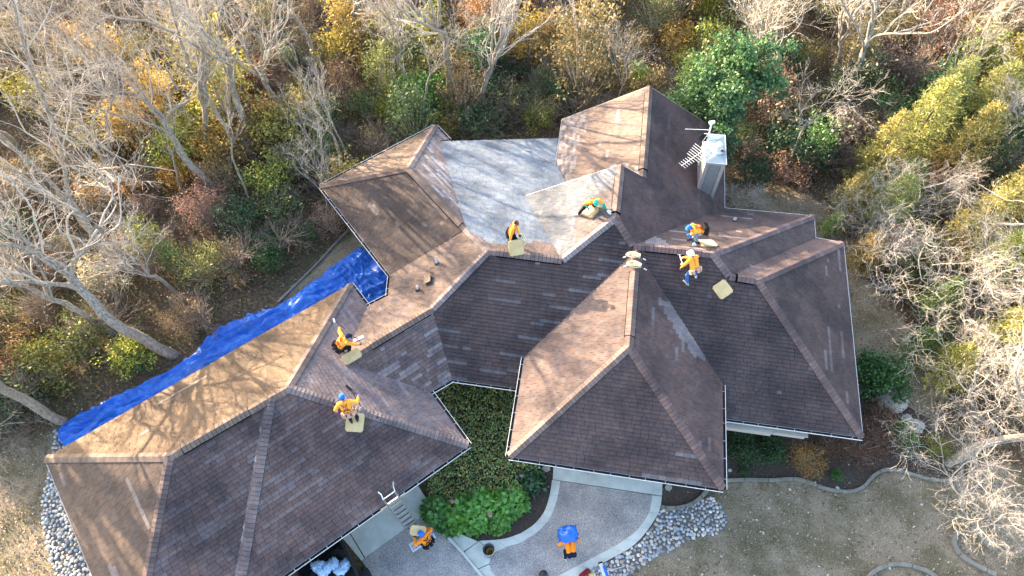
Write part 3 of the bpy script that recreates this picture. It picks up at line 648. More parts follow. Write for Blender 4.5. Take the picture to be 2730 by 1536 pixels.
def poisson(poly, r, n, z=0, seed=1):
    rs = random.Random(seed); xs = [p[0] for p in poly]; ys = [p[1] for p in poly]; out = []; grid = {}
    for _ in range(n):
        x, y = rs.uniform(min(xs), max(xs)), rs.uniform(min(ys), max(ys))
        if not inpoly(x, y, poly): continue
        gi, gj = int(x / r), int(y / r)
        if any((x - a) ** 2 + (y - b) ** 2 < r * r for i in (-1, 0, 1) for j in (-1, 0, 1) for a, b in grid.get((gi + i, gj + j), [])): continue
        grid.setdefault((gi, gj), []).append((x, y)); out.append((x, y))
    return out
def stones(poly, r, label, group, seed, cap=300):
    pts = poisson(poly, r, 16000, seed=seed); rs = random.Random(seed); cen = [sum(q[i] for q in poly) / len(poly) for i in (0, 1)]
    pts.sort(key=lambda q: -(topx((q[0], q[1], 0))[1]) if 0 < topx((q[0], q[1], 0))[1] < 1536 else 9e9)
    for x, y in pts[:cap]:
        o = bpy.data.objects.new('river_stone', rs.choice(STONES)); COL.objects.link(o); s = r * rs.choice((.95, 1.1, 1.2, 1.3, 1.45))
        o.location = (x, y, s * .2); o.scale = (s, s, s); o.rotation_euler = (rs.uniform(-.25, .25), rs.uniform(-.25, .25), rs.uniform(0, 6.28)); c = rs.choice(STC); k = rs.uniform(.75, 1.25)
        o.color = (c[0] * k, c[1] * k, c[2] * k, 1); tag(o, label, 'stone', group)
    if len(pts) > cap:
        VV, FF, CC = [], [], []; b = 0
        for x, y in pts[cap:]:
            me = rs.choice(STONES); v = np.zeros(len(me.vertices) * 3); me.vertices.foreach_get('co', v); v = v.reshape(-1, 3) * r * rs.uniform(.95, 1.4); a = rs.uniform(0, 6.28); c, s_ = math.cos(a), math.sin(a)
            v = np.stack([v[:, 0] * c - v[:, 1] * s_ + x, v[:, 0] * s_ + v[:, 1] * c + y, v[:, 2] + r * .2], 1); f = np.array([p.vertices[:] for p in me.polygons]); VV.append(v); FF.append(f + b); b += len(v); CC.append(np.repeat(np.array([rs.choice(STC)]) * rs.uniform(.75, 1.25), len(v), 0))
        tag(mobj('river_stones', np_mesh('river_stones', np.concatenate(VV), np.concatenate(FF), np.concatenate(CC), [attr_mat('stone_mass', .75)], True)), label.replace('stone', 'stones', 1) + ', further ones', 'stones', kind='stuff')
    return len(pts)
bedR = px_poly([zB(*q) for q in [(1585, 660), (1700, 672), (1900, 645), (2030, 565), (2120, 510), (2200, 570), (2300, 700), (2310, 800), (2270, 900), (2160, 940), (1980, 960), (1840, 1010), (1700, 1100), (1590, 1130), (1450, 1220), (1330, 1310), (1240, 1400), (700, 1400), (870, 1310), (1060, 1205), (1250, 1100), (1412, 950), (1540, 760)]])
nR = stones(bedR, .115, 'rounded grey or tan river stone in the bed beside the curved drive', 'river stones beside the drive', 3, 180)
bedL = px_poly([zL(*q) for q in [(335, 560), (400, 640), (420, 700), (330, 690), (300, 850), (390, 870), (450, 1080), (520, 1260), (600, 1449), (345, 1449), (300, 1310), (262, 1170), (258, 1000), (285, 870), (322, 700)]])
nL = stones(bedL, .12, 'rounded grey river stone along the left end eave of the house', 'river stones under the left eave', 5, 115)
MGRV = plain('bed_grit', (.16, .15, .14), .95, 0, .5, 40, .8); sheet('stone_bed', bedR, .006, MGRV); sheet('stone_bed', bedL, .006, MGRV)

# ------------------------------------------------------------------ vegetation generators
def gen_leaves(P, L, w, r, upb=.7, fold=.15, axis=None):
    P = np.asarray(P, float); n = len(P)
    nm = r.normal(size=(n, 3)); nm[:, 2] = np.abs(nm[:, 2]) * upb + .25; nm /= np.linalg.norm(nm, axis=1)[:, None]
    a = r.normal(size=(n, 3)) if axis is None else axis + r.normal(size=(n, 3)) * .35
    a -= nm * (a * nm).sum(1)[:, None]; a /= np.linalg.norm(a, axis=1)[:, None] + 1e-9
    s = np.cross(nm, a); LL = (L * 1.12 * r.uniform(.65, 1.3, n))[:, None]; ww = LL * w * .74
    V = np.stack([P, P + a * LL * .5 + s * ww + nm * LL * fold, P + a * LL, P + a * LL * .5 - s * ww + nm * LL * fold], 1).reshape(-1, 3)
    F = np.arange(4 * n).reshape(n, 4); return V, F
def leaf_cols(n, r, lo=.55, hi=1.45, hue=.15):
    k = r.uniform(lo, hi, n); h = r.uniform(-hue, hue, n); c = np.stack([k * (1 + h), k, k * (1 - h)], 1); return np.repeat(c, 4, 0)
def tube_np(br):
    VV, FF, b = [], [], 0
    for pts, rad, n in br:
        pts = np.asarray(pts); k = len(pts); t = np.gradient(pts, axis=0); t /= np.linalg.norm(t, axis=1)[:, None] + 1e-9
        ref = np.array([.21, .33, .92]) if abs(t[0] @ np.array([.21, .33, .92])) < .95 else np.array([1., 0, 0])
        a = np.cross(t, ref); a /= np.linalg.norm(a, axis=1)[:, None] + 1e-9; c = np.cross(t, a); q = np.arange(n) * 2 * np.pi / n
        V = pts[:, None] + (a[:, None] * np.cos(q)[None, :, None] + c[:, None] * np.sin(q)[None, :, None]) * np.asarray(rad)[:, None, None]
        i = (np.arange(k - 1)[:, None] * n + np.arange(n)[None]); j = (np.arange(k - 1)[:, None] * n + (np.arange(n)[None] + 1) % n)
        FF.append(np.stack([i, j, j + n, i + n], -1).reshape(-1, 4) + b); VV.append(V.reshape(-1, 3)); b += k * n
    return np.concatenate(VV), np.concatenate(FF)
def grow(seed, H, levels, counts, spread=.8, trunk_frac=.42, r0=.17, lean=(0, 0), wig=.16, upt=.1, ratio=(.62, .55, .5, .45), lowt=.74):
    r = random.Random(seed); out = [[] for _ in range(levels + 1)]; tips = []
    def branch(p, d, L, rad, lv):
        n = max(3, int(L / (.42 if lv < 2 else .22)) + 1); n = min(n, 11); pts = [p.copy()]; rs_ = [rad]; dd = d.copy()
        for i in range(n):
            wg = wig * (1, 1.1, 1.25, 1.35, 1.45)[lv]; dd = (dd + Vector((r.gauss(0, wg), r.gauss(0, wg), r.gauss(0, wg * .8) + upt * (1 if lv < 3 else .1)))).normalized(); p = p + dd * L / n
            pts.append(p.copy()); rs_.append(rad * (1 - .62 * (i + 1) / n) if lv else rad * (1 - .35 * (i + 1) / n))
        out[lv].append((np.array([tuple(q) for q in pts]), np.maximum(np.array(rs_) * (1, .95, .85, .72, .62)[min(lv, 4)], .0042), (8, 6, 5, 3, 3, 3)[lv]))
        if lv == levels: tips.append(pts[-1]); return
        for c in range(counts[lv]):
            t = (.9 + .1 * r.random()) if lv == 0 and c < 3 else r.uniform(lowt if lv == 0 else .22, 1)
            i = min(int(t * n), n); q = pts[i]; ax = (pts[min(i + 1, n)] - pts[max(i - 1, 0)]).normalized()
            pe = ax.cross(Vector((r.gauss(0, 1), r.gauss(0, 1), r.gauss(0, 1)))).normalized(); sp = spread * r.uniform(.6, 1.25)
            nd = (ax * math.cos(sp) + pe * math.sin(sp)).normalized()
            if lv == 0: nl = H * max(1 - trunk_frac, .34) * r.uniform(.62, 1.0); nr = rs_[i] * r.uniform(.55, .8)
            else: nl = L * ratio[lv - 1] * r.uniform(.6, 1.25) * (1.15 - .45 * t); nr = rs_[i] * r.uniform(.45, .7)
            branch(q, nd, nl, nr, lv + 1)
    branch(Vector((0, 0, -.15)), Vector((lean[0], lean[1], 1)).normalized(), H * trunk_frac, r0, 0)
    return out, tips
def bare_tree_meshes(seed, H, **k):
    br, tips = grow(seed, H, 4, k.pop('counts', (5, 7, 5, 4)), **k)
    V, F = tube_np(br[0] + br[1]); mt = np_mesh('trunk', V, F, None, [MBARK_P], True)
    V, F = tube_np(br[2] + br[3] + br[4]); mc = np_mesh('crown', V, F, None, [MTWIG], True); return mt, mc
BARE = [bare_tree_meshes(11, 13.5, spread=.60, trunk_frac=.34, r0=.20, upt=.16), bare_tree_meshes(23, 15, spread=.6, trunk_frac=.40, r0=.23, wig=.2, upt=.10, counts=(4, 6, 5, 5)), bare_tree_meshes(31, 12, spread=.72, trunk_frac=.34, r0=.18, wig=.2, upt=.12), bare_tree_meshes(47, 15, spread=.48, trunk_frac=.5, r0=.2, upt=.16), bare_tree_meshes(52, 9.5, spread=.66, trunk_frac=.38, r0=.13, wig=.22, upt=.1), bare_tree_meshes(64, 11.5, spread=.95, trunk_frac=.40, r0=.24, wig=.22, upt=.03, counts=(5, 8, 7, 6)), bare_tree_meshes(71, 8, spread=.95, trunk_frac=.25, r0=.12, wig=.26, upt=.05, counts=(5, 8, 7, 6)), bare_tree_meshes(83, 11, spread=.5, trunk_frac=.6, r0=.085, wig=.12, upt=.2, counts=(4, 4, 4, 4)), bare_tree_meshes(84, 8, spread=.6, trunk_frac=.5, r0=.06, wig=.16, upt=.16, counts=(4, 5, 4, 4))]
def shrub_mesh(seed, rad, h, clumps, per, L, w, upb=.7, stems=7, cr=.26):
    r = np.random.default_rng(seed); br = []; C = []
    for _ in range(clumps):
        th = r.uniform(0, 6.28); q = r.uniform(0, 1) ** .5; zz = r.uniform(.18, 1) ** .8
        C.append([rad * q * math.cos(th) * (1.05 - .5 * zz * zz), rad * q * math.sin(th) * (1.05 - .5 * zz * zz), h * zz])
    C = np.array(C); C *= 1 + r.normal(0, .12, (clumps, 1))
    P = np.repeat(C, per, 0) + r.normal(0, cr * rad * .75, (clumps * per, 3)) * np.array([1, 1, .75]); P[:, 2] = np.maximum(P[:, 2], .03)
    V, F = gen_leaves(P, L, w, r, upb); cl = np.repeat(r.uniform(.7, 1.3, clumps), per)
    cols = leaf_cols(len(P), r) * np.repeat(cl, 4)[:, None]
    mf = np_mesh('foliage', V, F, cols, [MLEAF])
    for i in r.choice(clumps, min(stems * 3, clumps), replace=False):
        c = C[i]; b0 = np.array([r.normal(0, .08), r.normal(0, .08), -.05]); mid = (b0 + c) / 2 + r.normal(0, .08, 3); br.append((np.array([b0, mid, c]), np.array([.018, .012, .006]) * max(.7, rad), 4))
    V, F = tube_np(br); ms = np_mesh('stems', V, F, None, [MTWIG], True); return mf, ms
SHRUB = [shrub_mesh(k, 1.25, 1.9, 70, 24, .115, .40, .7, cr=.2) for k in (1, 2)] + [shrub_mesh(3, 1.35, 1.5, 90, 26, .10, .40, .8, cr=.18), shrub_mesh(4, 1.0, 2.7, 70, 22, .125, .38, .6, cr=.2)]
FINE = [shrub_mesh(k, 1.3, 1.7, 110, 30, .075, .42, .6, stems=16, cr=.17) for k in (8, 9)]
TALL = [shrub_mesh(k, 1.6, 4.6, 110, 26, .13, .38, .6, stems=12, cr=.16) for k in (15, 16)]
MOUND = [shrub_mesh(k, .62, .75, 70, 60, .06, .42, .8, cr=.22) for k in (21, 22)]
def brush_mesh(seed, H):
    r = random.Random(seed); allb = []
    for k in range(7):
        br, tips = grow(seed * 10 + k, H * r.uniform(.7, 1.1), 2, (6, 7), spread=.6, trunk_frac=.5, r0=.022, lean=(r.gauss(0, .35), r.gauss(0, .35)), wig=.2, upt=.04); allb += br[0] + br[1] + br[2]
    V, F = tube_np([(p, np.maximum(q, .006), 3) for p, q, n in allb]); return np_mesh('twigs', V, F, None, [MBRUSH], True)
BRUSH = [brush_mesh(k, 2.3) for k in (3, 4, 5)]
def cedar_mesh(seed, H, rad):
    r = np.random.default_rng(seed); P = []; A = []
    for _ in range(260):
        z = H * r.uniform(.03, 1) ** .85; th = r.uniform(0, 6.28); L = rad * (1 - z / H) ** .7 * r.uniform(.55, 1.12) + .12; d = np.array([math.cos(th), math.sin(th), .25]); n = int(7 + L * 20)
        t = r.uniform(.3, 1, n)[:, None]; side = np.array([-math.sin(th), math.cos(th), 0])
        P.append(np.array([0, 0, z]) + d * L * t + side * r.normal(0, .13, n)[:, None] * (1.25 - t) + r.normal(0, .05, (n, 3))); A.append(np.repeat(d[None], n, 0) + side * r.normal(0, .6, n)[:, None])
    P = np.concatenate(P); A = np.concatenate(A); V, F = gen_leaves(P, .17, .15, r, .6, .05, A); mf = np_mesh('foliage', V, F, leaf_cols(len(P), r, .5, 1.5, .18), [MLEAF])
    V, F = tube_np([(np.array([[0, 0, -.1], [.03, 0, H * .5], [0, 0, H * .95]]), np.array([.10, .06, .02]), 6)]); return mf, np_mesh('trunk', V, F, None, [MBARK_D], True)
CEDAR = [cedar_mesh(5, 5.2, 1.6), cedar_mesh(6, 4.0, 1.5), cedar_mesh(7, 3.0, 1.3)]
def put(name, parts, loc, s, rz, label, cat, group=None, color=None, tilt=(0, 0), sz=None):
    o = empty(name, loc, rz); o.scale = (s, s, sz or s); o.rotation_euler = (tilt[0], tilt[1], rz)
    for nm, me in parts:
        c = bpy.data.objects.new(nm, me); COL.objects.link(c); c.parent = o
        if color: c.color = (*color, 1)
    return tag(o, label, cat, group)
def gpos(u, v):
    p = at(u, v, 0); p.z = ground_z(p.x, p.y); return p
# ------------------------------------------------------------------ the woods
def zone(u, v):
    if v > 760 and u < 600: return 'beside the left half of the blue tarp'
    if u < 900 and v > 480: return 'between the blue tarp and the deep woods'
    if u < 330: return 'under the big leafless trees'
    if u < 700: return 'in the sunny golden thicket'
    if u < 1150: return 'beyond the hipped back corner of the roof'
    if u < 1480: return 'behind the pale low roof'
    if u < 1800: return 'behind the great room gable'
    if u < 2120: return 'behind the chimney and maple'
    if v < 260: return 'deep in the woods past the leaning dead pole'
    if v < 560: return 'between the maple and the cedars'
    return 'along the edge of the side yard'
LW = ('bare_tree', 'tall leafless pale grey tree', 'leafless trees left of the house')
BK = ('bare_tree', 'leafless grey trunked tree', 'leafless trees behind the house')
def bare(u, v, k, s, rz, lab, tilt=(0, 0), darkbark=False, xyz=None, cat='tree'):
    p = gpos(u, v) if xyz is None else Vector((xyz[0], xyz[1], 0)); mt, mc = BARE[k]
    lb = lab[1] if len(lab) < 3 else lab[1] + ' ' + zone(*topx((p.x, p.y, 0)))
    o = put(lab[0], (('trunk', mt), ('crown', mc)), p, s, rz, lb, cat, lab[2] if len(lab) > 2 else None, None, tilt)
    if darkbark:
        t = o.children[0]; t.data = t.data
    return o
bare(466, 945, 1, 1.05, 4.2, ('bare_tree', 'forked pale trunk rising right beside the middle of the blue tarp'), (R(2), R(-4)))
bare(172, 1122, 3, 1.0, 2.2, ('bare_tree', 'grey trunk rising by the left end of the blue tarp'), (0, R(-5)))
for u, v, k, s, rz in [(352, 724, 0, 1.1, .3), (300, 890, 4, 1.15, 1.4), (45, 868, 2, 1.2, 2.5), (286, 236, 3, 1.0, .7), (225, 315, 1, .9, 3.0), (330, 500, 2, .95, 5.1), (480, 792, 4, .8, 2.1), (480, 300, 2, .9, 3.3), (640, 215, 4, 1.1, .2), (560, 420, 0, .95, 4.4), (60, 420, 0, 1.1, 2.9), (700, 130, 0, .8, 1.9), (420, 90, 2, 1.0, .9), (600, 520, 1, .85, 3.9), (690, 400, 3, .9, 2.0), (150, 60, 3, 1.0, 1.3), (760, 330, 0, .85, 2.6), (850, 210, 3, .8, .1), (560, 170, 1, .85, 4.9)]:
    bare(u, v, k, s, rz, LW, (R(random.uniform(-3, 3)), R(random.uniform(-3, 3))))
for u, v, k, s, rz in [(1207, 302, 3, .95, 1.2), (1262, 327, 0, .85, 4.0), (1019, 264, 1, .85, 2.2), (1110, 292, 4, .95, .5), (1546, 190, 3, .95, 2.8), (930, 120, 2, .9, 5.2), (2067, 310, 2, .85, 1.7), (2264, 322, 1, .85, 3.1), (2210, 226, 4, .9, .4), (2608, 115, 0, .9, 2.4), (2507, 110, 4, 1.0, 4.6), (2380, 120, 2, .9, 1.0)]:
    bare(u, v, k, s, rz, BK, (R(random.uniform(-3, 3)), R(random.uniform(-4, 4))))
rs2 = random.Random(404); n_s = 0
while n_s < 46:
    u, v = rs2.uniform(0, 2730), rs2.uniform(0, 900); p = gpos(u, v)
    if inpoly(p.x, p.y, CLEAR) or (u > 2250 and v > 350): continue
    n_s += 1; k = 7 + n_s % 2; mt, mc = BARE[k]; put('young_tree', (('trunk', mt), ('crown', mc)), p, rs2.uniform(.6, 1.05), rs2.uniform(0, 6.2), 'slender leafless young tree ' + zone(u, v), 'tree', 'slender young trees in the woods', None, (R(rs2.gauss(0, 4)), R(rs2.gauss(0, 4))))
# right-hand trees
bare(2530, 1238, 5, .85, 5.0, ('bare_tree', 'pale furrowed trunk leaning out of the edged bed on the right lawn'), (R(-4), R(14)))
bare(2640, 1465, 6, .75, .8, ('bare_tree', 'small leafless tree inside the curved edging on the dry lawn'), (0, R(3)))
RT = ('bare_tree', 'sunlit spreading leafless tree', 'sunlit leafless trees right of the house')
for u, v, k, s, rz in [(2400, 728, 6, .62, 1.0), (2500, 700, 5, .62, 3.2), (2570, 880, 5, .7, 5.0), (2632, 466, 4, .85, .3), (2640, 1010, 6, .95, 4.1), (2470, 560, 6, .8, 2.2), (2700, 760, 5, .85, 2.9), (2680, 1180, 6, .8, .9), (2560, 780, 6, .9, 1.9)]:
    bare(u, v, k, s, rz, RT, (R(random.uniform(-3, 3)), R(random.uniform(-3, 3))))
bare(2003, 548, 6, .40, 2.2, ('bare_tree', 'low twiggy leafless tree growing close behind the chimney'), (0, 0))
# trees outside the frame towards the low sun
for i in range(3):
    a = SUN_AZ + random.uniform(-.55, .55); dd = random.uniform(34, 60); p = Vector((-6, 12, 0)) + Vector((math.cos(a), math.sin(a), 0)) * dd
    u, v = topx(p)
    if -60 < u < 2730 and -60 < v < 1600: continue
    bare(0, 0, i % 4, random.uniform(.85, 1.15), random.uniform(0, 6.2), LW, xyz=p)
for xy_, k, rz in (((-22.5, 13.2), 3, .4), ((-24.5, 16), 3, 2.0), ((-24.8, 12.6), 3, 3.5), ((-28, 17), 3, 5.0)): bare(0, 0, k, 1.25, rz, LW, xyz=xy_)
# maple
br, tips = grow(77, 9.0, 3, (15, 7, 6), spread=.72, trunk_frac=.80, r0=.15, wig=.14, upt=.10, lowt=.16)
r_ = np.random.default_rng(5); ends = np.concatenate([b[0][2:] for b in br[3]] + [b[0][4:] for b in br[2]])
ends = ends[r_.choice(len(ends), 1150)]; P = np.repeat(ends, 15, 0) + r_.normal(0, .17, (17250, 3)) * np.array([1.2, 1.2, .7]); V, F = gen_leaves(P, .155, .48, r_, .8, .06)
cl = np.repeat(r_.uniform(.6, 1.4, 1150), 15); mf = np_mesh('crown', V, F, leaf_cols(len(P), r_, .6, 1.4, .1) * np.repeat(cl, 4)[:, None], [MLEAF])
V, F = tube_np(br[0] + br[1] + br[2]); mt = np_mesh('trunk', V, F, None, [MBARK_D], True)
put('maple_tree', (('trunk', mt), ('crown', mf)), (lambda q: Vector((q.x, q.y, 0)))(at(1855, 205, 5.5)), .86, .6, 'green leafed maple tree standing behind the great room gable', 'tree', None, (.115, .225, .085))
put('maple_tree', (('trunk', mt), ('crown', mf)), (lambda q: Vector((q.x, q.y, 0)))(at(1950, 345, 3.0)), .55, 2.6, 'smaller dark green maple just behind the chimney roof', 'tree', None, (.085, .17, .08))
# cedars
CD = [('yellow green cedar,', (.40, .36, .12), 'cedars by the side yard'), ('dark green cedar,', (.17, .20, .07), 'dark cedars in the right woods')]
for u, v, k, s, rz, c in [(2340, 420, 0, .9, .3, 0), (2430, 380, 0, 1.1, 1.0, 0), (2290, 520, 1, .85, 2, 0), (2370, 560, 1, 1.0, 3, 0), (2500, 300, 0, 1.0, 4, 0), (2330, 650, 2, .8, 5, 0), (2560, 420, 0, 1.0, 1.5, 0), (2620, 300, 1, 1.2, .7, 0), (2450, 690, 2, .9, 2.6, 1), (2520, 790, 1, .75, 3.3, 1), (2590, 620, 0, .9, 5.5, 0), (2480, 900, 2, .75, .9, 1), (2560, 960, 2, .9, 1.8, 0), (2650, 720, 1, 1.1, 2.2, 0), (2680, 560, 0, 1.0, 3.7, 0), (2700, 200, 0, 1.1, 4.2, 0), (2420, 480, 2, 1.0, .1, 1), (2690, 900, 1, 1.0, 2.7, 0), (2250, 560, 2, .5, 1.2, 0)]:
    cp_ = at(u, v, 1.8); put('cedar', (('foliage', CEDAR[k][0]), ('trunk', CEDAR[k][1])), (cp_.x, cp_.y, 0), s, rz, CD[c][0] + ' ' + ('tall ' if k == 0 else 'low ' if k == 2 else 'middling ') + 'one ' + zone(u, v), 'tree', CD[c][2], tuple(x * random.uniform(.8, 1.2) for x in CD[c][1]))
# understorey, by patches of colour
PAL = {'gold': ((.44, .32, .085), 'golden leaved shrub'), 'ygreen': ((.27, .28, .065), 'yellow green shrub'), 'green': ((.11, .19, .06), 'mid green shrub'), 'dgreen': ((.06, .12, .05), 'dark green shrub'),
       'olive': ((.225, .20, .095), 'olive brown shrub'), 'tan': ((.33, .26, .17), 'tan withered shrub'), 'orange': ((.38, .21, .085), 'orange leaved shrub'), 'rust': ((.22, .155, .105), 'rust brown shrub')}
def patch_kind(u, v, r):
    if u < 950 and v < 560:
        if 230 < u < 640 and 170 < v < 480: return r.choice(('gold', 'gold', 'gold', 'olive', 'tan', 'ygreen', 'gold'))
        return r.choice(('olive', 'tan', 'gold', 'tan', 'olive', 'ygreen', 'rust', 'olive'))
    if u < 1000: return r.choice(('olive', 'tan', 'green', 'tan', 'rust', 'tan', 'olive', 'ygreen', 'dgreen'))
    if u < 1900:
        if v < 160: return r.choice(('orange', 'gold', 'gold', 'olive', 'rust', 'ygreen')) if u < 1480 else r.choice(('ygreen', 'ygreen', 'gold', 'olive'))
        if v < 260: return r.choice(('olive', 'rust', 'green', 'olive', 'ygreen', 'dgreen'))
        return r.choice(('green', 'dgreen', 'green', 'olive', 'ygreen'))
    if v < 200: return r.choice(('rust', 'olive', 'rust', 'tan', 'gold', 'olive'))
    if v < 480: return r.choice(('green', 'dgreen', 'olive', 'dgreen', 'ygreen', 'rust'))
    return r.choice(('ygreen', 'olive', 'gold', 'tan', 'rust'))
rs = random.Random(99); pts = []; tries = 0
while len(pts) < 330 and tries < 9000:
    tries += 1; x, y = rs.uniform(-36, 36), rs.uniform(5, 47)
    u, v = topx((x, y, 0.5))
    if not (-150 < u < 2880 and -260 < v < 1250) or inpoly(x, y, CLEAR): continue
    if any((x - a) ** 2 + (y - b) ** 2 < 1.25 ** 2 for a, b in pts): continue
    if u < 260 and v > 900 and (u > 90 or v > 1120): continue
    pts.append((x, y)); kd = patch_kind(u, v, rs); c, lab = PAL[kd]
    fam = SHRUB if kd in ('gold', 'green', 'ygreen', 'orange', 'dgreen') else (FINE if rs.random() < .75 else SHRUB)
    tall = v < 330 and rs.random() < .22 and kd in ('gold', 'ygreen', 'orange', 'olive', 'rust')
    mf, ms = rs.choice(TALL) if tall else rs.choice(fam); s = rs.uniform(.75, 1.4) * (.8 if v > 520 else 1)
    put('tree_sapling' if tall else 'shrub', (('foliage', mf), ('stems', ms)), (x, y, ground_z(x, y)), s, rs.uniform(0, 6.2), (('tall ' + lab.replace('shrub', 'sapling')) if tall else lab) + ' ' + zone(u, v), 'tree' if tall else 'shrub', ('saplings ' if tall else 'shrubs ') + kd + ' in the woods', tuple(q * rs.uniform(.75, 1.25) for q in c))
n = 0
while n < 290:
    x, y = rs.uniform(-36, 36), rs.uniform(6, 47); u, v = topx((x, y, .5))
    if not (-100 < u < 2830 and -150 < v < 1150) or inpoly(x, y, CLEAR): continue
    n += 1; o = bpy.data.objects.new('brush', rs.choice(BRUSH)); COL.objects.link(o); o.location = (x, y, ground_z(x, y)); k = rs.uniform(.6, 1.6); o.scale = (k, k, k); o.rotation_euler = (0, 0, rs.uniform(0, 6.2)); tag(o, 'low leafless twiggy bush ' + zone(u, v), 'bush', 'leafless brush in the woods')
r_ = np.random.default_rng(31); n = 9500; xy = np.stack([r_.uniform(-35, 35, n), r_.uniform(5, 46, n)], 1); xy = xy[~inpoly_np(xy[:, 0], xy[:, 1], CLEAR)]
PC = []; CC = []; ucol = np.array([(.27, .205, .13), (.20, .175, .085), (.17, .18, .06), (.08, .13, .045), (.33, .24, .07), (.19, .125, .08)])
for x, y in xy:
    f = mnoise.noise(Vector((x * .22, y * .22, 9))); f2 = mnoise.noise(Vector((x * .22, y * .22, 19)))
    k = (3 if f2 > .15 else 2) if f > .18 else ((5 if f2 < -.2 else 0) if f < .05 else (1 if f2 < .2 else 4)); m_ = int(r_.integers(7, 16)); hgt = r_.uniform(.15, 1.1)
    q = r_.normal(0, .17, (m_, 3)); q[:, 2] = r_.uniform(.03, hgt, m_); PC.append(q + np.array([x, y, ground_z(x, y)])); CC.append(np.repeat(ucol[k][None] * r_.uniform(.7, 1.25), m_, 0))
PC = np.concatenate(PC); CC = np.concatenate(CC); V, F = gen_leaves(PC, .115, .40, r_, .8); tag(mobj('undergrowth', np_mesh('undergrowth', V, F, np.repeat(CC * r_.uniform(.6, 1.3, (len(CC), 1)), 4, 0), [leaf_mat('weed_leaf', False)])), 'low tan and green weeds covering the forest floor', 'undergrowth', kind='stuff')
# shrubs one can point to around the house
def one(name, meshes, u, v, s, label, color, cat='shrub', sz=None, rz=0.): return put(name, (('foliage', meshes[0]), ('stems', meshes[1])), at(u, v, 0), s, rz, label, cat, None, color, (0, 0), sz)
one('shrub', MOUND[0], *zR(1085, 285), 1.9, 'large round dark green yew by the right end eave', (.06, .15, .045), sz=2.2)
one('shrub', MOUND[1], *zR(290, 690), 1.05, 'dark green mound shrub in the bed nearest the entrance roof', (.045, .10, .035))
one('shrub', MOUND[0], *zR(458, 690), 1.0, 'second dark green mound shrub in the front bed under the eave', (.045, .11, .035), rz=2)
one('shrub', MOUND[1], *zR(858, 842), .38, 'tiny bright green round shrub in the front bed', (.07, .18, .04))
one('shrub', FINE[0], *zR(668, 760), .62, 'orange and yellow barberry in the front bed', (.36, .20, .05), sz=.5)
for q, s, lab in ((( 830, 660), .62, 'reddish brown low shrub under the right front eave corner'), ((980, 690), .75, 'spreading reddish brown shrub in the middle of the front bed'), ((1100, 600), .8, 'reddish shrub at the right end of the front bed'), ((1120, 500), .6, 'dull red shrub round the corner below the yew')):
    one('shrub', FINE[1], *zR(*q), s, lab, (.17, .085, .05), sz=.42, rz=q[0])
one('shrub', SHRUB[2], *zR(1250, 610), .55, 'glossy green arching shrub in front of the leaning tree', (.11, .22, .06), sz=.5)
one('shrub', SHRUB[2], *zR(1445, 680), .45, 'yellow green arching shrub beside the leaning trunk', (.25, .26, .06), sz=.5, rz=1)
one('flowering_plant', MOUND[1], *zR(302, 815), .32, 'low plant with scarlet flowers by the wavy edging', (.06, .11, .04), 'plant')
mb = MB()
for k in range(12):
    p = at(*zR(302, 812), .26) + Vector((random.gauss(0, .13), random.gauss(0, .15), random.uniform(-.04, .05))); mb.lathe([(.0, .0), (.045, .015), (.035, .04), (0, .03)], p, 6)
fl = bpy.data.objects[[o.name for o in bpy.data.objects if o.name.startswith('flowering_plant')][-1]]
fo = mb.build('flowers', plain('scarlet_petals', (.75, .06, .03), .6)); fo.parent = fl; fo.matrix_parent_inverse = Matrix.Translation(fl.location).inverted(); fo.scale = (1, 1, 1)
fl.children[-1].matrix_parent_inverse = (Matrix.Translation(fl.location) @ Matrix.Diagonal((*fl.scale, 1))).inverted()
for u, v, s, lab, c, fam in ((150, 1010, 1.15, 'bushy green and yellow shrub at the left end of the tarp', (.15, .17, .04), SHRUB[0]), (240, 940, 1.0, 'dark green shrub with yellow tips behind the tarp', (.12, .15, .04), SHRUB[1]), (40, 1100, 1.2, 'blue green shrub left of the grey trunk', (.055, .11, .05), SHRUB[2]), (385, 965, .6, 'low green shrub at the foot of the forked trunk', (.08, .17, .05), SHRUB[2]), (800, 470, 1.05, 'pale green twiggy shrub by the corner of the roof', (.26, .27, .11), FINE[0]), (1055, 330, .85, 'bright yellow green shrub behind the back corner of the roof', (.33, .34, .04), SHRUB[1]), (1440, 330, .8, 'lime green shrub behind the pale low roof', (.30, .36, .05), SHRUB[2]), (1500, 290, 1.0, 'feathery dark green shrub beside the great room eave', (.06, .14, .06), FINE[1]), (1690, 262, .7, 'bright green broadleaf sapling beyond the gable peak', (.16, .28, .05), SHRUB[3]), (2110, 430, 1.5, 'dark green arching shrub in the shade behind the side yard', (.035, .085, .045), SHRUB[2]), (2000, 500, .9, 'dark shrub at the foot of the twiggy tree', (.045, .085, .04), SHRUB[0]), (820, 640, .55, 'small green bush by the timber edging', (.09, .17, .06), SHRUB[2]), (740, 720, .6, 'green bush in the litter below the edging', (.08, .14, .05), SHRUB[2])):
    p = gpos(u, v); put('shrub', (('foliage', fam[0]), ('stems', fam[1])), p, s, u * .1, lab, 'shrub', None, c)
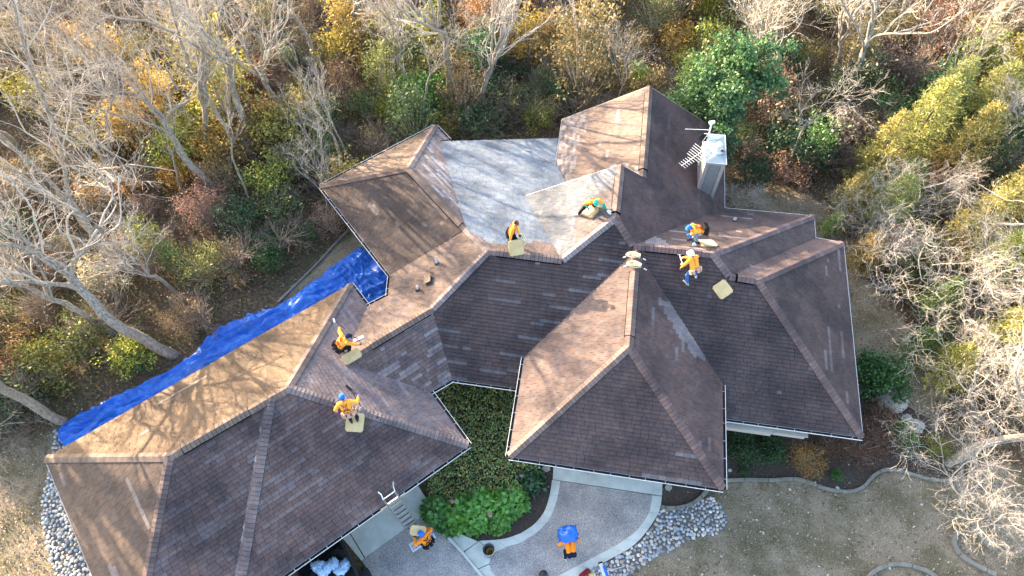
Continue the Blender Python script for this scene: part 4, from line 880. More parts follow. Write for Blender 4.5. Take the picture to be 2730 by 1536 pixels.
# courtyard ground cover and hydrangeas
cov = px_poly([(1150, 1040), (1205, 1030), (1385, 1060), (1375, 1200), (1440, 1235), (1430, 1275), (1400, 1310), (1330, 1330), (1230, 1335), (1170, 1345), (1145, 1330), (1150, 1270), (1260, 1190)])
pp = poisson(cov, .085, 60000, seed=8); r_ = np.random.default_rng(12); P = np.array([(x, y, .1) for x, y in pp]); P = np.repeat(P, 5, 0); P += r_.normal(0, .05, P.shape)
hh = np.array([.42 + .28 * mnoise.noise(Vector((p[0] * 1.3, p[1] * 1.3, 0))) + .22 * mnoise.noise(Vector((p[0] * 4, p[1] * 4, 5))) for p in P]); P[:, 2] = np.maximum(.04, hh * r_.uniform(.7, 1.08, len(P)))
V, F = gen_leaves(P, .085, .40, r_, 1.9); cc_ = leaf_cols(len(P), r_, .45, 1.5, .3) * np.array([.36, .48, .17]); brn = r_.random(len(P)) < .22; cc_[np.repeat(brn, 4)] *= np.array([1.9, 1.1, 1.0])
o = mobj('ground_cover', np_mesh('ground_cover', V, F, cc_, [leaf_mat('cover_leaf', False)])); tag(o, 'tangled green and brown ground cover filling the courtyard bed', 'ground cover', kind='stuff')
def hydrangea(seed, rad, h):
    r = np.random.default_rng(seed); n = int(230 * rad ** 2 / .5); th = r.uniform(0, 6.28, n); q = np.sqrt(r.uniform(0, 1, n)) * rad; z = h * (1 - .75 * (q / rad) ** 2) * r.uniform(.6, 1.05, n)
    P = np.stack([q * np.cos(th), q * np.sin(th), z], 1); P = np.repeat(P, 4, 0) + r.normal(0, .05, (4 * n, 3)); V, F = gen_leaves(P, .19, .42, r, 1.6, .1); return np_mesh('leaves', V, F, leaf_cols(len(P), r, .6, 1.35, .12), [MLEAF])
HY = [hydrangea(3, .62, .75), hydrangea(4, .55, .65)]
PINK = plain('pink_petals', (.62, .20, .30), .7, 0, .25, 20)
for i, (q, s, c) in enumerate((((130, 1240), .95, (.13, .3, .075)), ((300, 1265), 1.15, (.19, .43, .075)), ((480, 1230), 1.2, (.18, .42, .085)), ((640, 1210), 1.15, (.19, .43, .075)), ((790, 1150), 1.0, (.17, .4, .085)), ((450, 1340), .75, (.16, .38, .075)), ((670, 1330), .7, (.16, .36, .075)), ((950, 960), .95, (.055, .14, .06)), ((220, 1340), .7, (.08, .2, .06)))):
    u, v = 1130 + q[0] / 3.37, 1000 + q[1] / 3.37; o = empty('hydrangea', at(u, v, 0), i * 1.3); o.scale = (s, s, s); l = bpy.data.objects.new('leaves', HY[i % 2]); COL.objects.link(l); l.parent = o; l.color = (*c, 1)
    tag(o, 'dark green hydrangea by the stepping stone and entrance slab' if i == 7 else 'bright green hydrangea bush with pink flower heads by the curved path', 'shrub', None if i == 7 else 'hydrangeas by the curved path')
    if i in (1, 3, 4, 7):
        for k in range(1):
            mb = MB(); a = random.uniform(0, 6.2); c0 = Vector((.35 * math.cos(a), .35 * math.sin(a), .72 if k else .62))
            for j in range(26):
                d = Vector((random.gauss(0, 1), random.gauss(0, 1), abs(random.gauss(0, 1)))).normalized(); p = c0 + d * .085; e = d.orthogonal().normalized() * .025; e2 = d.cross(e)
                mb.add([p + e + d * .006, p + e2, p - e + d * .006, p - e2], [(0, 1, 2, 3)])
            mb.build('flower_head', PINK, o)
# boulders and stepping stones
def boulder(u, v, s, label, col=(.36, .36, .34), flat=1., k=0):
    o = bpy.data.objects.new('boulder', STONES[k]); COL.objects.link(o); o.location = at(u, v, 0) + Vector((0, 0, s * .2 * flat)); o.scale = (s, s, s * flat); o.color = (*col, 1); o.rotation_euler = (0, 0, u); tag(o, label, 'boulder')
boulder(*zR(1195, 385), 1.25, 'big flat grey boulder beside the round yew', (.38, .37, .33), .7, 2); boulder(*zR(1200, 310), .9, 'smaller boulder behind the round yew', (.33, .33, .31), .7, 3)
boulder(*zR(1350, 540), .7, 'low grey rock by the arching green shrub', (.34, .34, .33), .5, 1); boulder(*zR(1290, 500), .6, 'grey rock edging the red shrubs', (.34, .34, .33), .5, 4)
def stepstone(u, v, s, label):
    mb = MB(); n = 7; pts = [at(u, v, .03) + Vector((math.cos(6.28 * i / n + .4) * s * random.uniform(.8, 1.1), math.sin(6.28 * i / n + .4) * s * random.uniform(.65, .9), 0)) for i in range(n)]
    mb.add(pts + [p + Vector((0, 0, .05)) for p in pts], [tuple(range(n, 2 * n))] + [(i, (i + 1) % n, n + (i + 1) % n, n + i) for i in range(n)]); tag(mb.build('stepping_stone', plain('stepstone', (.38, .36, .31), .85) if 'stepstone' not in bpy.data.materials else bpy.data.materials['stepstone']), label, 'stone')
stepstone(*zB(315, 208), .17, 'pale flat stone in the bed left of the entrance slab'); stepstone(*zB(1668, 418), .16, 'pale flat stone in the small bed right of the entrance slab')
stepstone(*zR(218, 808), .09, 'small white stone by the scarlet flowers'); stepstone(*zR(870, 915), .08, 'small white stone on the wavy edging bend')
# fallen leaves
r_ = np.random.default_rng(21); n = 60000
xy = np.stack([r_.uniform(-34, 34, n), r_.uniform(3, 46, n)], 1); keep = np.ones(n, bool)
hp = [(p.x, p.y) for p in offset_loop(loop, .6)]
keep &= ~inpoly_np(xy[:, 0], xy[:, 1], hp); dr = [(p.x, p.y) for p in drive]; keep &= ~(inpoly_np(xy[:, 0], xy[:, 1], dr)); keep &= ~inpoly_np(xy[:, 0], xy[:, 1], [tuple(at(*q)[:2]) for q in [(880, 1430), (1130, 1250), (1290, 1440), (1600, 1250), (1780, 1280), (1700, 1450), (1400, 1600), (900, 1600)]])
inl = inpoly_np(xy[:, 0], xy[:, 1], CLEAR); keep &= (~inl) | (r_.random(n) < .9)
xy = xy[keep]; inl = inl[keep]; P = np.array([(x, y, ground_z(x, y) + .035) for x, y in xy]); V, F = gen_leaves(P, .085, .42, r_, 2.2, .12)
pal = np.array([(.31, .24, .165), (.22, .145, .09), (.40, .34, .26), (.16, .10, .065), (.30, .19, .09), (.48, .43, .36)]); ci_ = r_.choice(len(pal), len(P), p=[.24, .24, .2, .16, .1, .06])
lx = np.stack([r_.uniform(2, 22, 15000), r_.uniform(4, 24, 15000), np.full(15000, .03)], 1); lx = lx[inpoly_np(lx[:, 0], lx[:, 1], LAWNS[0]) | inpoly_np(lx[:, 0], lx[:, 1], LAWNS[1])]
ll = np.stack([r_.uniform(-26, -12, 9000), r_.uniform(3.5, 13, 9000), np.full(9000, .03)], 1); ll = ll[inpoly_np(ll[:, 0], ll[:, 1], LAWNS[2])]; lx = np.concatenate([lx, ll]); V2_, F2_ = gen_leaves(lx, .075, .4, r_, 1.5, .15); P = np.concatenate([P, lx]); F = np.concatenate([F, F2_ + len(V)]); V = np.concatenate([V, V2_]); ci_ = np.concatenate([ci_, r_.choice(len(pal), len(lx), p=[.22, .2, .26, .16, .02, .14])])
o = mobj('fallen_leaves', np_mesh('fallen_leaves', V, F, np.repeat(pal[ci_] * r_.uniform(.6, 1.15, (len(P), 1)), 4, 0), [MDRY])); tag(o, 'dry fallen leaves scattered over lawn and forest floor', 'leaves', kind='stuff')
n = 900; P = np.stack([r_.uniform(2, 22, n), r_.uniform(4.5, 20, n), np.full(n, .05)], 1); kp = inpoly_np(P[:, 0], P[:, 1], LAWNS[0]) | inpoly_np(P[:, 0], P[:, 1], LAWNS[1]); P = P[kp]; P = P[:110]
V, F = gen_leaves(P, .12, .45, r_, 2.5, .15); o = mobj('pale_leaves', np_mesh('pale_leaves', V, F, np.repeat(np.array([(.55, .49, .40)]) * r_.uniform(.75, 1.1, (len(P), 1)), 4, 0), [MDRY])); tag(o, 'large pale fallen leaves dotted over the right hand lawn', 'leaves', kind='stuff')

# ------------------------------------------------------------------ blue tarp
def tarp_mat():
    m, t, b = newmat('blue_tarp'); g = geo(t); f = noise(t, 2.2, 5, .65, g)
    c = ramp(t, f, [(.3, (.014, .11, .48)), (.55, (.022, .165, .68)), (.78, (.07, .27, .78))])
    v = N(t, 'ShaderNodeTexVoronoi'); v.inputs['Scale'].default_value = 3.; t.links.new(g, v.inputs['Vector'])
    c = mixc(t, ramp(t, noise(t, 5, 6, .75, g), [(.70, (0, 0, 0)), (.78, (.4, .4, .4))]), c, (.40, .48, .62))
    t.links.new(c, b.inputs['Base Color']); b.inputs['Roughness'].default_value = .36; b.inputs['Specular IOR Level'].default_value = .5; bump(t, b, noise(t, 9, 3, .6, g), .25, .03); return m
MTARP = tarp_mat()
outer = [V2(*q) for q in [(166, 1122), (150, 1105), (152, 1078), (190, 1050), (260, 1015), (330, 985), (410, 945), (478, 898), (525, 850), (565, 820), (640, 788), (700, 770), (760, 732), (800, 700), (850, 662), (905, 625), (955, 640), (1000, 680)]]
inner = [V2(*q) for q in [(175, 1130), (190, 1125), (210, 1115), (250, 1095), (310, 1065), (390, 1025), (470, 985), (540, 945), (600, 905), (650, 880), (710, 850), (770, 815), (820, 785), (860, 765), (890, 790), (930, 800), (990, 775), (1015, 720)]]
Oo = smooth_line(px_poly(outer), 24); Ii = smooth_line(px_poly(inner), 24); NA = len(Oo); NB = 50
Vt = np.zeros((NA, NB, 3)); seg = 0
for i in range(NA):
    for j in range(NB):
        t = j / (NB - 1); p = Oo[i].lerp(Ii[i], t)
        q = Vector((p.x * .8 + p.y * .6, -p.x * .6 + p.y * .8, 0))
        wx = q.x + .35 * mnoise.noise(q * .9); wy = q.y + .3 * mnoise.noise(q * 1.1 + Vector((7, 0, 0)))
        rg = 1 - abs(mnoise.noise(Vector((wx * .42, wy * 1.7, 1.3)))) * 2.2; rg2 = 1 - abs(mnoise.noise(Vector((wx * 1.1 + 5, wy * 3.4, 4.3)))) * 2.4; rg3 = 1 - abs(mnoise.noise(Vector((wx * 4.2 + wy * 3, wy * 4.0 - wx, 8.3)))) * 3
        lr = lambda a, b, c, k: max(1 - abs(mnoise.noise(Vector((wx * a + wy * a * .3, wy * b, c)))) * k, 0)
        z = .06 + .20 * lr(.22, 1.5, 11., 4.5) + .13 * lr(.5, 3.0, 17., 4.5) + .07 * lr(1.1, 5.5, 23., 4.) + .05 * lr(2.6, 1.1, 31., 4.) + .012 * rg3 + .16 * math.sin(math.pi * min(t * 1.6, 1)) * (.5 + mnoise.noise(Vector((q.x * .5, q.y * .5, 7))))
        ed = min(1, t * 9); wob = (1 - ed) * .2 * mnoise.noise(Vector((i * .21, 0, 3))); nrm_ = (Oo[i] - Ii[i]).normalized()
        Vt[i, j] = (p.x + nrm_.x * wob, p.y + nrm_.y * wob, max(.03, z * (.25 + .75 * ed)))
k_ = np.arange((NA - 1))[:, None] * NB + np.arange(NB - 1)[None]; k_ = k_.ravel()
me = np_mesh('tarp', Vt.reshape(-1, 3), np.stack([k_, k_ + 1, k_ + NB + 1, k_ + NB], -1), None, [MTARP], True)
tag(mobj('tarp', me), 'long crumpled blue tarp on the ground along the back eave', 'tarp')

# ------------------------------------------------------------------ roofers
SKIN = plain('skin', (.36, .20, .13), .55, 0, .08, 30); ORANGE = fabric('hivis_orange', (.95, .26, .025)); ORANGE2 = fabric('hivis_yellow_orange', (.95, .40, .06)); NAVY = fabric('navy_trousers', (.012, .02, .045)); JEANS = fabric('blue_jeans', (.05, .13, .36), .3); PJEANS = fabric('pale_jeans', (.28, .36, .47), .25)
BLK = fabric('black_cloth', (.012, .012, .013)); BLUESL = fabric('blue_sleeve', (.03, .13, .60)); TEAL = fabric('teal_sleeve', (.03, .42, .33)); BOOT = plain('boot_leather', (.03, .027, .026), .6); GREYSH = plain('grey_shoe', (.45, .44, .43), .7); GLOVE = fabric('dark_glove', (.05, .05, .055)); HAIR = plain('black_hair', (.008, .007, .007), .5)
BLUECAP = fabric('blue_cap', (.03, .18, .75)); WHITEH = plain('white_helmet', (.8, .8, .78), .3, 0, .03); TEALCAP = fabric('teal_cap', (.03, .50, .36)); DKCAP = fabric('navy_cap', (.015, .03, .07)); STRAP = fabric('harness_red', (.55, .06, .02)); STRAPD = fabric('harness_brown', (.30, .07, .02)); BELT = plain('tan_leather', (.52, .33, .24), .7, 0, .2); HARNB = fabric('harness_black', (.02, .02, .022)); WSTEEL = plain('pale_steel', (.55, .57, .58), .35, .7)
def capsule(p0, r0, p1, r1, n=10):
    p0, p1 = Vector(p0), Vector(p1); d = p1 - p0
    if d.length < 1e-5: d = Vector((0, 0, 1e-4)); p1 = p0 + d
    t = d.normalized(); a = t.orthogonal().normalized(); b = t.cross(a); prof = []
    for k in range(4): q = -math.pi / 2 + (k + .25) * math.pi / 8; prof.append((p0 + t * math.sin(q) * r0, math.cos(q) * r0))
    for k in range(4): q = (k + .75) * math.pi / 8; prof.append((p1 + t * math.sin(q) * r1, math.cos(q) * r1))
    v = [c + (a * math.cos(6.2832 * j / n) + b * math.sin(6.2832 * j / n)) * r for c, r in prof for j in range(n)]; m_ = len(prof)
    f = [(i * n + j, i * n + (j + 1) % n, (i + 1) * n + (j + 1) % n, (i + 1) * n + j) for i in range(m_ - 1) for j in range(n)] + [tuple(range(n - 1, -1, -1)), tuple((m_ - 1) * n + j for j in range(n))]
    return v, f
def ik(a, c, l1, l2, pole):
    d = c - a; L = min(d.length, (l1 + l2) * .995); d.normalize(); c2 = a + d * L; x = (l1 * l1 - l2 * l2 + L * L) / (2 * L); h = math.sqrt(max(l1 * l1 - x * x, 0)); p = pole - d * pole.dot(d)
    p = p.normalized() if p.length > 1e-4 else d.orthogonal().normalized(); return a + d * x + p * h, c2
def person(label, loc, heading, face, feet, pelvis, lean, hands, shirt=ORANGE2, fore=ORANGE2, pants=NAVY, boots=BOOT, hat=('cap', BLUECAP), head=(0, .2), twist=0., side=0., glove=None, harness=None, belt=None, kneel=None, toes=None, poles=None, bag=False):
    """local frame: x right, y forward, z up; heading = direction of +y measured from world +x"""
    root = empty('person', loc, heading - math.pi / 2); tag(root, label, 'person', 'roofers at work'); root.scale = (.93, .93, .93)
    ch_, sh_ = math.cos(heading - math.pi / 2), math.sin(heading - math.pi / 2)
    def gz(x, y):
        if face is None: return 0.
        return (pz(face, loc.x + (ch_ * x - sh_ * y) * .93, loc.y + (sh_ * x + ch_ * y) * .93) + .024 - loc.z) / .93
    Vv = Vector; pv = Vv(pelvis); caps = []
    T = Matrix.Rotation(twist, 3, 'Z') @ Matrix.Rotation(side, 3, 'Y') @ Matrix.Rotation(-lean, 3, 'X')
    ax = T @ Vv((0, 0, 1)); fx = T @ Vv((0, 1, 0)); rx = T @ Vv((1, 0, 0))
    neck = pv + ax * .50 + fx * .01; sh = {s: pv + ax * .45 + rx * s * .185 for s in (-1, 1)}
    hd = neck + (ax * (1 - head[1]) + Vv((0, 0, .35)) + fx * head[1] * 1.1 + rx * head[0]).normalized() * .17
    hup = (ax * .6 + Vv((0, 0, .8)) + fx * -.0 + fx * -head[1] * .2).normalized(); hf = (fx + rx * head[0] * 1.5 - Vv((0, 0, head[1]))); hf = (hf - hup * hf.dot(hup)).normalized(); hr = hf.cross(hup)
    A = lambda m_, p0, r0, p1, r1: caps.append((m_, Vv(p0), r0 * (.88 if m_ in ('shirt', 'fore', 'pants') else 1), Vv(p1), r1 * (.88 if m_ in ('shirt', 'fore', 'pants') else 1)))
    for s in (-1, 1):   # torso
        A('shirt', pv + rx * s * .085 + ax * .02, .115, pv + rx * s * .095 + ax * .24, .112); A('shirt', pv + rx * s * .095 + ax * .24, .112, pv + rx * s * .115 + ax * .40, .105); A('shirt', neck - ax * .03, .07, sh[s], .082)
        A('pants', pv + rx * s * .08 - ax * .03, .125, pv + rx * s * .085 - ax * .10, .115)
    A('skin', neck - ax * .02, .058, hd - hup * .04, .056)
    A('skin', hd + hup * .035, .095, hd + hup * .02 + hf * .02, .093); A('skin', hd - hup * .06 + hf * .03, .070, hd - hup * .085 + hf * .045, .052); A('skin', hd + hf * .092 - hup * .005, .014, hd + hf * .118 - hup * .035, .016)
    for s in (-1, 1): A('skin', hd + hr * s * .094 + hup * .01, .016, hd + hr * s * .097 - hup * .03, .014)
    for i, s in enumerate((-1, 1)):
        ft = Vv((feet[i][0], feet[i][1], gz(*feet[i][:2]) + (feet[i][2] if len(feet[i]) > 2 else 0))); hip = pv + rx * s * .095 - ax * .06; ank = ft + Vv((0, 0, .085))
        kp = poles[i] if poles else Vv((s * .15, 1, .1)); kn, ank = ik(hip, ank, .435, .42, Vv(kp))
        A('pants', hip, .105, hip.lerp(kn, .5), .088); A('pants', hip.lerp(kn, .5), .088, kn, .068); A('pants', kn, .068, kn.lerp(ank, .4), .064); A('pants', kn.lerp(ank, .4), .064, ank + (kn - ank) * .08, .055)
        td = Vv(toes[i]) if toes else Vv((s * .25, 1, 0)); td.normalize(); fz = gz(ank.x + td.x * .16, ank.y + td.y * .16) if not toes or abs(td.z) < .2 else None
        tip = ank + td * .17; base = ank - Vv((0, 0, .045))
        if fz is not None: tip.z = fz + .038
        else: tip = ank + td * .17
        A('boot', ank - td * .05 - Vv((0, 0, .04)), .045, tip, .040); A('boot', ank, .056, ank - Vv((0, 0, .03)), .055); A('boot', tip, .042, tip + td * .03, .036)
        hw = Vv(hands[i]); ep = Vv((s * .9, -.5, -.35)); el, wr = ik(sh[s], hw, .29, .26, ep)
        A('shirt', sh[s], .078, el, .062); A('fore', el, .060, el.lerp(wr, .6), .050); A('fore', el.lerp(wr, .6), .050, wr, .040)
        fd = (wr - el).normalized(); pn = fd.cross(Vv((0, 0, 1))); pn = pn.normalized() if pn.length > .05 else Vv((1, 0, 0)); cu = fd.cross(pn).normalized()
        if cu.z > 0: cu = -cu
        pal = wr + fd * .085
        for k in (-1, 0, 1): A('hand', wr + pn * k * .015, .024, pal + pn * k * .026, .017)
        for k, (o_, ln) in enumerate(((-.039, .062), (-.013, .075), (.013, .07), (.039, .054))):
            a0 = pal + pn * o_; a1 = a0 + fd * ln * .5 + cu * .012; a2 = a1 + (fd * .35 + cu * .9).normalized() * ln * .55; A('hand', a0, .0115, a1, .0108); A('hand', a1, .0108, a2, .0095)
        b0 = wr + fd * .03 - pn * s * .028; b1 = b0 - pn * s * .03 + fd * .035 + cu * .01; A('hand', b0, .014, b1, .0125); A('hand', b1, .0125, b1 + fd * .025 + cu * .022 + pn * s * .008, .0105)
    mb = MB()
    for m_, p0, r0, p1, r1 in caps: mb.add(*capsule(p0, r0, p1, r1))
    tmp = mb.build('tmp_body', SKIN); rm = tmp.modifiers.new('r', 'REMESH'); rm.mode = 'VOXEL'; rm.voxel_size = .0125; sm = tmp.modifiers.new('s', 'SMOOTH'); sm.factor = .5; sm.iterations = 3
    dg = bpy.context.evaluated_depsgraph_get(); me = bpy.data.meshes.new_from_object(tmp.evaluated_get(dg)); bpy.data.objects.remove(tmp, do_unlink=True)
    n = len(me.polygons); cen = np.zeros(n * 3); me.polygons.foreach_get('center', cen); cen = cen.reshape(-1, 3); best = np.full(n, 9.); mi = np.zeros(n, int)
    names = ['skin', 'shirt', 'fore', 'pants', 'boot', 'hand']
    for m_, p0, r0, p1, r1 in caps:
        a = np.array(p0); d = np.array(p1) - a; t = np.clip(((cen - a) @ d) / max(d @ d, 1e-9), 0, 1); dist = np.linalg.norm(cen - a - t[:, None] * d, axis=1) - (r0 + (r1 - r0) * t)
        up_ = dist < best; best[up_] = dist[up_]; mi[up_] = names.index(m_)
    nv = len(me.vertices); cv = np.zeros(nv * 3); me.vertices.foreach_get('co', cv); nv_ = np.zeros(nv * 3); me.vertices.foreach_get('normal', nv_); vm = np.zeros(nv, int)
    for p_ in me.polygons:
        for vi in p_.vertices: vm[vi] = mi[p_.index]
    cv = cv.reshape(-1, 3); nv_ = nv_.reshape(-1, 3)
    for vi in range(nv):
        if vm[vi] in (1, 2, 3): c_ = Vector(cv[vi]); cv[vi] += nv_[vi] * (.016 * (1 - 2.2 * abs(mnoise.noise(Vector((c_.x * 7 + 31, c_.y * 7, c_.z * 15))))) + .005)
    me.vertices.foreach_set('co', cv.ravel())
    me.materials.clear()
    for x in (SKIN, shirt, fore, pants, boots, glove or SKIN): me.materials.append(x)
    me.polygons.foreach_set('material_index', mi.tolist()); me.polygons.foreach_set('use_smooth', [True] * n); me.name = 'body'
    mobj('body', me, root)
    # headgear, eyes
    Hm = Matrix((hr, hf, hup)).transposed(); top = hd + hup * .03
    mb = MB(); kind, hm = hat
    if kind == 'hair':
        for k in range(60):
            q = random.uniform(0, 6.28); e = random.uniform(.05, 1.45); d = Vv((math.cos(q) * math.cos(e), math.sin(q) * math.cos(e) - .25, math.sin(e))).normalized(); p = top + Hm @ (d * .088); mb.add(*capsule(p, .022, p + Hm @ (d * .012 + Vv((0, -.012, 0))), .014, 6))
        mb.build('hair', hm, root, True)
    else:
        b_ = .112 if kind == 'cap' else .128
        prof = [(b_ * math.cos(q), b_ * math.sin(q) * (1.0 if kind == 'cap' else 1.05)) for q in [math.pi / 2 * k / 7 for k in range(7)]] + [(.004, b_ * 1.02)]
        mb.lathe([(b_ * .98, -.022)] + prof, top, 18, 0, Hm)
        if kind == 'helmet': mb.lathe([(b_ * 1.0, -.02), (b_ * 1.16, -.026), (b_ * 1.15, -.034), (b_ * .97, -.03)], top, 18, 0, Hm)
        v = []
        for k in range(9):
            q = math.pi * (.17 + .66 * k / 8); v += [top + Hm @ Vv((b_ * .97 * math.cos(q), b_ * .97 * math.sin(q), -.012)), top + Hm @ Vv((b_ * 1.02 * math.cos(q), b_ * .9 * math.sin(q) + .075, -.03))]
        v2 = [p - hup * .008 for p in v]; kf = [(2 * i, 2 * i + 1, 2 * i + 3, 2 * i + 2) for i in range(8)]; mb.add(v + v2, kf + [tuple(18 + j for j in reversed(q)) for q in kf] + [(2 * i + 1, 2 * i + 19, 2 * i + 21, 2 * i + 3) for i in range(8)])
        mb.build('cap' if kind == 'cap' else 'helmet', hm, root, True)
        if kind == 'cap':   # short hair below the cap
            mb = MB(); mb.lathe([(.088, -.075), (.104, -.045), (.108, -.018), (.10, -.01)], top - hf * .014, 14, 0, Hm); mb.build('hair', HAIR, root, True)
    mb = MB()
    for s in (-1, 1): mb.add(*capsule(hd + hf * .096 + hr * s * .034 + hup * .012, .011, hd + hf * .097 + hr * s * .035 + hup * .012, .011, 6))
    mb.build('eyes', BLK, root)
    P = lambda x, y, z: pv + rx * x + fx * y + ax * z
    if harness:
        mb = MB(); bk = -.125; ring_ = P(0, bk - .012, .30)
        for s in (-1, 1):
            mb.tube([P(s * .11, .125, .12), P(s * .12, .128, .28), P(s * .12, .08, .44), P(s * .115, .0, .505), P(s * .10, -.10, .44), ring_, P(s * -.12, bk - .002, .12), P(s * -.13, bk + .02, .0)], .017, 5)
        mb.tube([P(.2 * math.cos(q), .13 * math.sin(q), .16) for q in [6.2832 * k / 14 for k in range(15)]], .017, 5)
        hz_ = mb.build('harness', harness, root); mb = MB(); mb.tube([ring_ + rx * .03 * math.cos(q) + ax * .035 * math.sin(q) - fx * .012 for q in [6.2832 * k / 10 for k in range(11)]], .008, 5); mb.build('d_ring', WSTEEL, hz_)
    if belt:
        mb = MB(); mb.tube([P(.215 * math.cos(q), .135 * math.sin(q), .015) for q in [6.2832 * k / 16 for k in range(17)]], .024, 6); bl_ = mb.build('tool_belt', belt, root)
        for q in (-2.9, -2.3, -1.5, -.8, -.25):
            mb = MB(); d = rx * math.cos(q) * .25 + fx * math.sin(q) * .18; c = pv + d - ax * .06; rot = Matrix((rx * math.sin(q) * -1 + fx * math.cos(q), (rx * math.cos(q) + fx * math.sin(q)), ax)).transposed()
            mb.box(c, (.12, .075, .17), M=rot); mb.build('pouch', belt, bl_)
        mb = MB(); mb.tube([P(.25, -.02, .06), P(.27, -.03, -.22)], [.014, .011], 6); mb.box(P(.25, -.02, .07), (.03, .11, .03)); mb.build('hammer', MDARK, bl_)
    if bag:
        mb = MB(); c = P(-.0, -.22, .0); rot = Matrix((rx, fx, ax)).transposed(); mb.box(c, (.3, .14, .2), M=rot); mb.build('hip_bag', HARNB, root)
    return root
def w2l(root_loc, heading, p):
    d = Vector(p) - root_loc; a = -(heading - math.pi / 2); return Vector((d.x * math.cos(a) - d.y * math.sin(a), d.x * math.sin(a) + d.y * math.cos(a), d.z))
def foam(center, nrm, along, size, label, thick=.07):
    n = nrm.normalized(); e1 = (along - n * along.dot(n)).normalized(); e2 = n.cross(e1)
    bm = bmesh.new(); bmesh.ops.create_cube(bm, size=1)
    for v in bm.verts: v.co = Vector((v.co.x * size[0], v.co.y * size[1], v.co.z * thick))
    bmesh.ops.bevel(bm, geom=[e for e in bm.edges if abs(e.verts[0].co.z - e.verts[1].co.z) > .01], offset=.045, segments=2, affect='EDGES')
    bmesh.ops.bevel(bm, geom=bm.edges[:], offset=.012, segments=2, affect='EDGES')
    bmesh.ops.subdivide_edges(bm, edges=[e for e in bm.edges if e.calc_length() > .2], cuts=3, use_grid_fill=True)
    for v in bm.verts: v.co += Vector((0, 0, .008 * mnoise.noise(v.co * 6 + center))) + .006 * Vector(mnoise.noise_vector(v.co * 14 + center))
    me = bpy.data.meshes.new('foam_pad'); bm.to_mesh(me); bm.free(); o = mobj('foam_pad', me, None, [MFOAM]); o.matrix_world = Matrix.Translation(center) @ Matrix((e1, e2, n)).transposed().to_4x4()
    tag(o, label, 'pad', 'foam seat pads on the roof'); return o
def shovel(p0, p1, label, mat=WSTEEL, blade=.2, hm=MDARK):
    o = empty('roofing_shovel', p1); tag(o, label, 'shovel'); d = (p1 - p0).normalized(); mb = MB(); mb.tube([p0 - p1, Vector((0, 0, 0))], .016, 7); mb.build('handle', hm, o)
    mb = MB(); s = d.cross(Vector((0, 0, 1))).normalized(); u = s.cross(d); g = Vector((0, 0, 0)) + d * .0
    mb.add([g - s * .05, g + s * .05, g + s * blade / 2 + d * .1, g + s * blade / 2 + d * .24, g - s * blade / 2 + d * .24, g - s * blade / 2 + d * .1] + [q + u * .008 for q in (g - s * .05, g + s * .05, g + s * blade / 2 + d * .1, g + s * blade / 2 + d * .24, g - s * blade / 2 + d * .24, g - s * blade / 2 + d * .1)], [tuple(range(6)), tuple(range(11, 5, -1))] + [(i, (i + 1) % 6, 6 + (i + 1) % 6, 6 + i) for i in range(6)]); mb.build('blade', mat, o)
    mb = MB(); gp = p0 - p1; mb.tube([gp - s * .055, gp - s * .05 - d * .08, gp + s * .05 - d * .08, gp + s * .055], .012, 6); mb.tube([gp - s * .055, gp + d * .05, gp + s * .055], .012, 6); mb.build('grip', hm, o); return o
ND = lambda a, b: (Vector(b) - Vector(a))
# 1 connector worker
p = onroof(921, 944, 'CONnw'); h = R(35)
person('roofer bent over on the narrow ridge, navy cap, pad at his feet', p, h, 'CONnw', ((-.14, -.05), (.16, .12)), (0, -.12, .82), R(42), ((-.62, .28, .95), (.38, .62, .72)), ORANGE2, ORANGE2, BLK, BOOT, ('cap', DKCAP), (.25, .35), glove=GLOVE, harness=STRAP, belt=HARNB, side=R(8))
f1 = onroof(937, 951, 'CONse') + pnormal('CONse') * .09; foam(f1, pnormal('CONse') + Vector((0, 0, .2)), ND(RV['Z'], RV['N']), (.72, .40), 'foam pad propped on the narrow ridge beside a roofer')
hl = p + Vector((math.cos(h + math.pi / 2), math.sin(h + math.pi / 2), 0)) * .62 + Vector((math.cos(h), math.sin(h), 0)) * .35 + Vector((0, 0, .93))
mb = MB(); mb.tube([hl - Vector((-.15, .1, .1)), hl + Vector((-.22, .12, .12))], .014, 6); a_ = mb.build('hammer', MDARK); tag(a_, 'hammer held out by the roofer on the narrow ridge', 'hammer'); mb = MB(); mb.box(hl + Vector((-.24, .13, .13)), (.06, .17, .045), .4); mb.build('hammer_head', WSTEEL, a_)
q = onroof(957, 905, 'CONnw') + Vector((0, 0, .05)); mb = MB(); mb.box(q, (.42, .14, .05), R(30)); a_ = mb.build('nail_bar', MALU); tag(a_, 'flat metal tool lying on the narrow ridge slope', 'tool'); mb = MB(); mb.tube([q + Vector((-.05, 0, .02)), q + Vector((-.1, -.1, .3))], .02, 6); mb.build('tool_grip', MBLACK, a_)
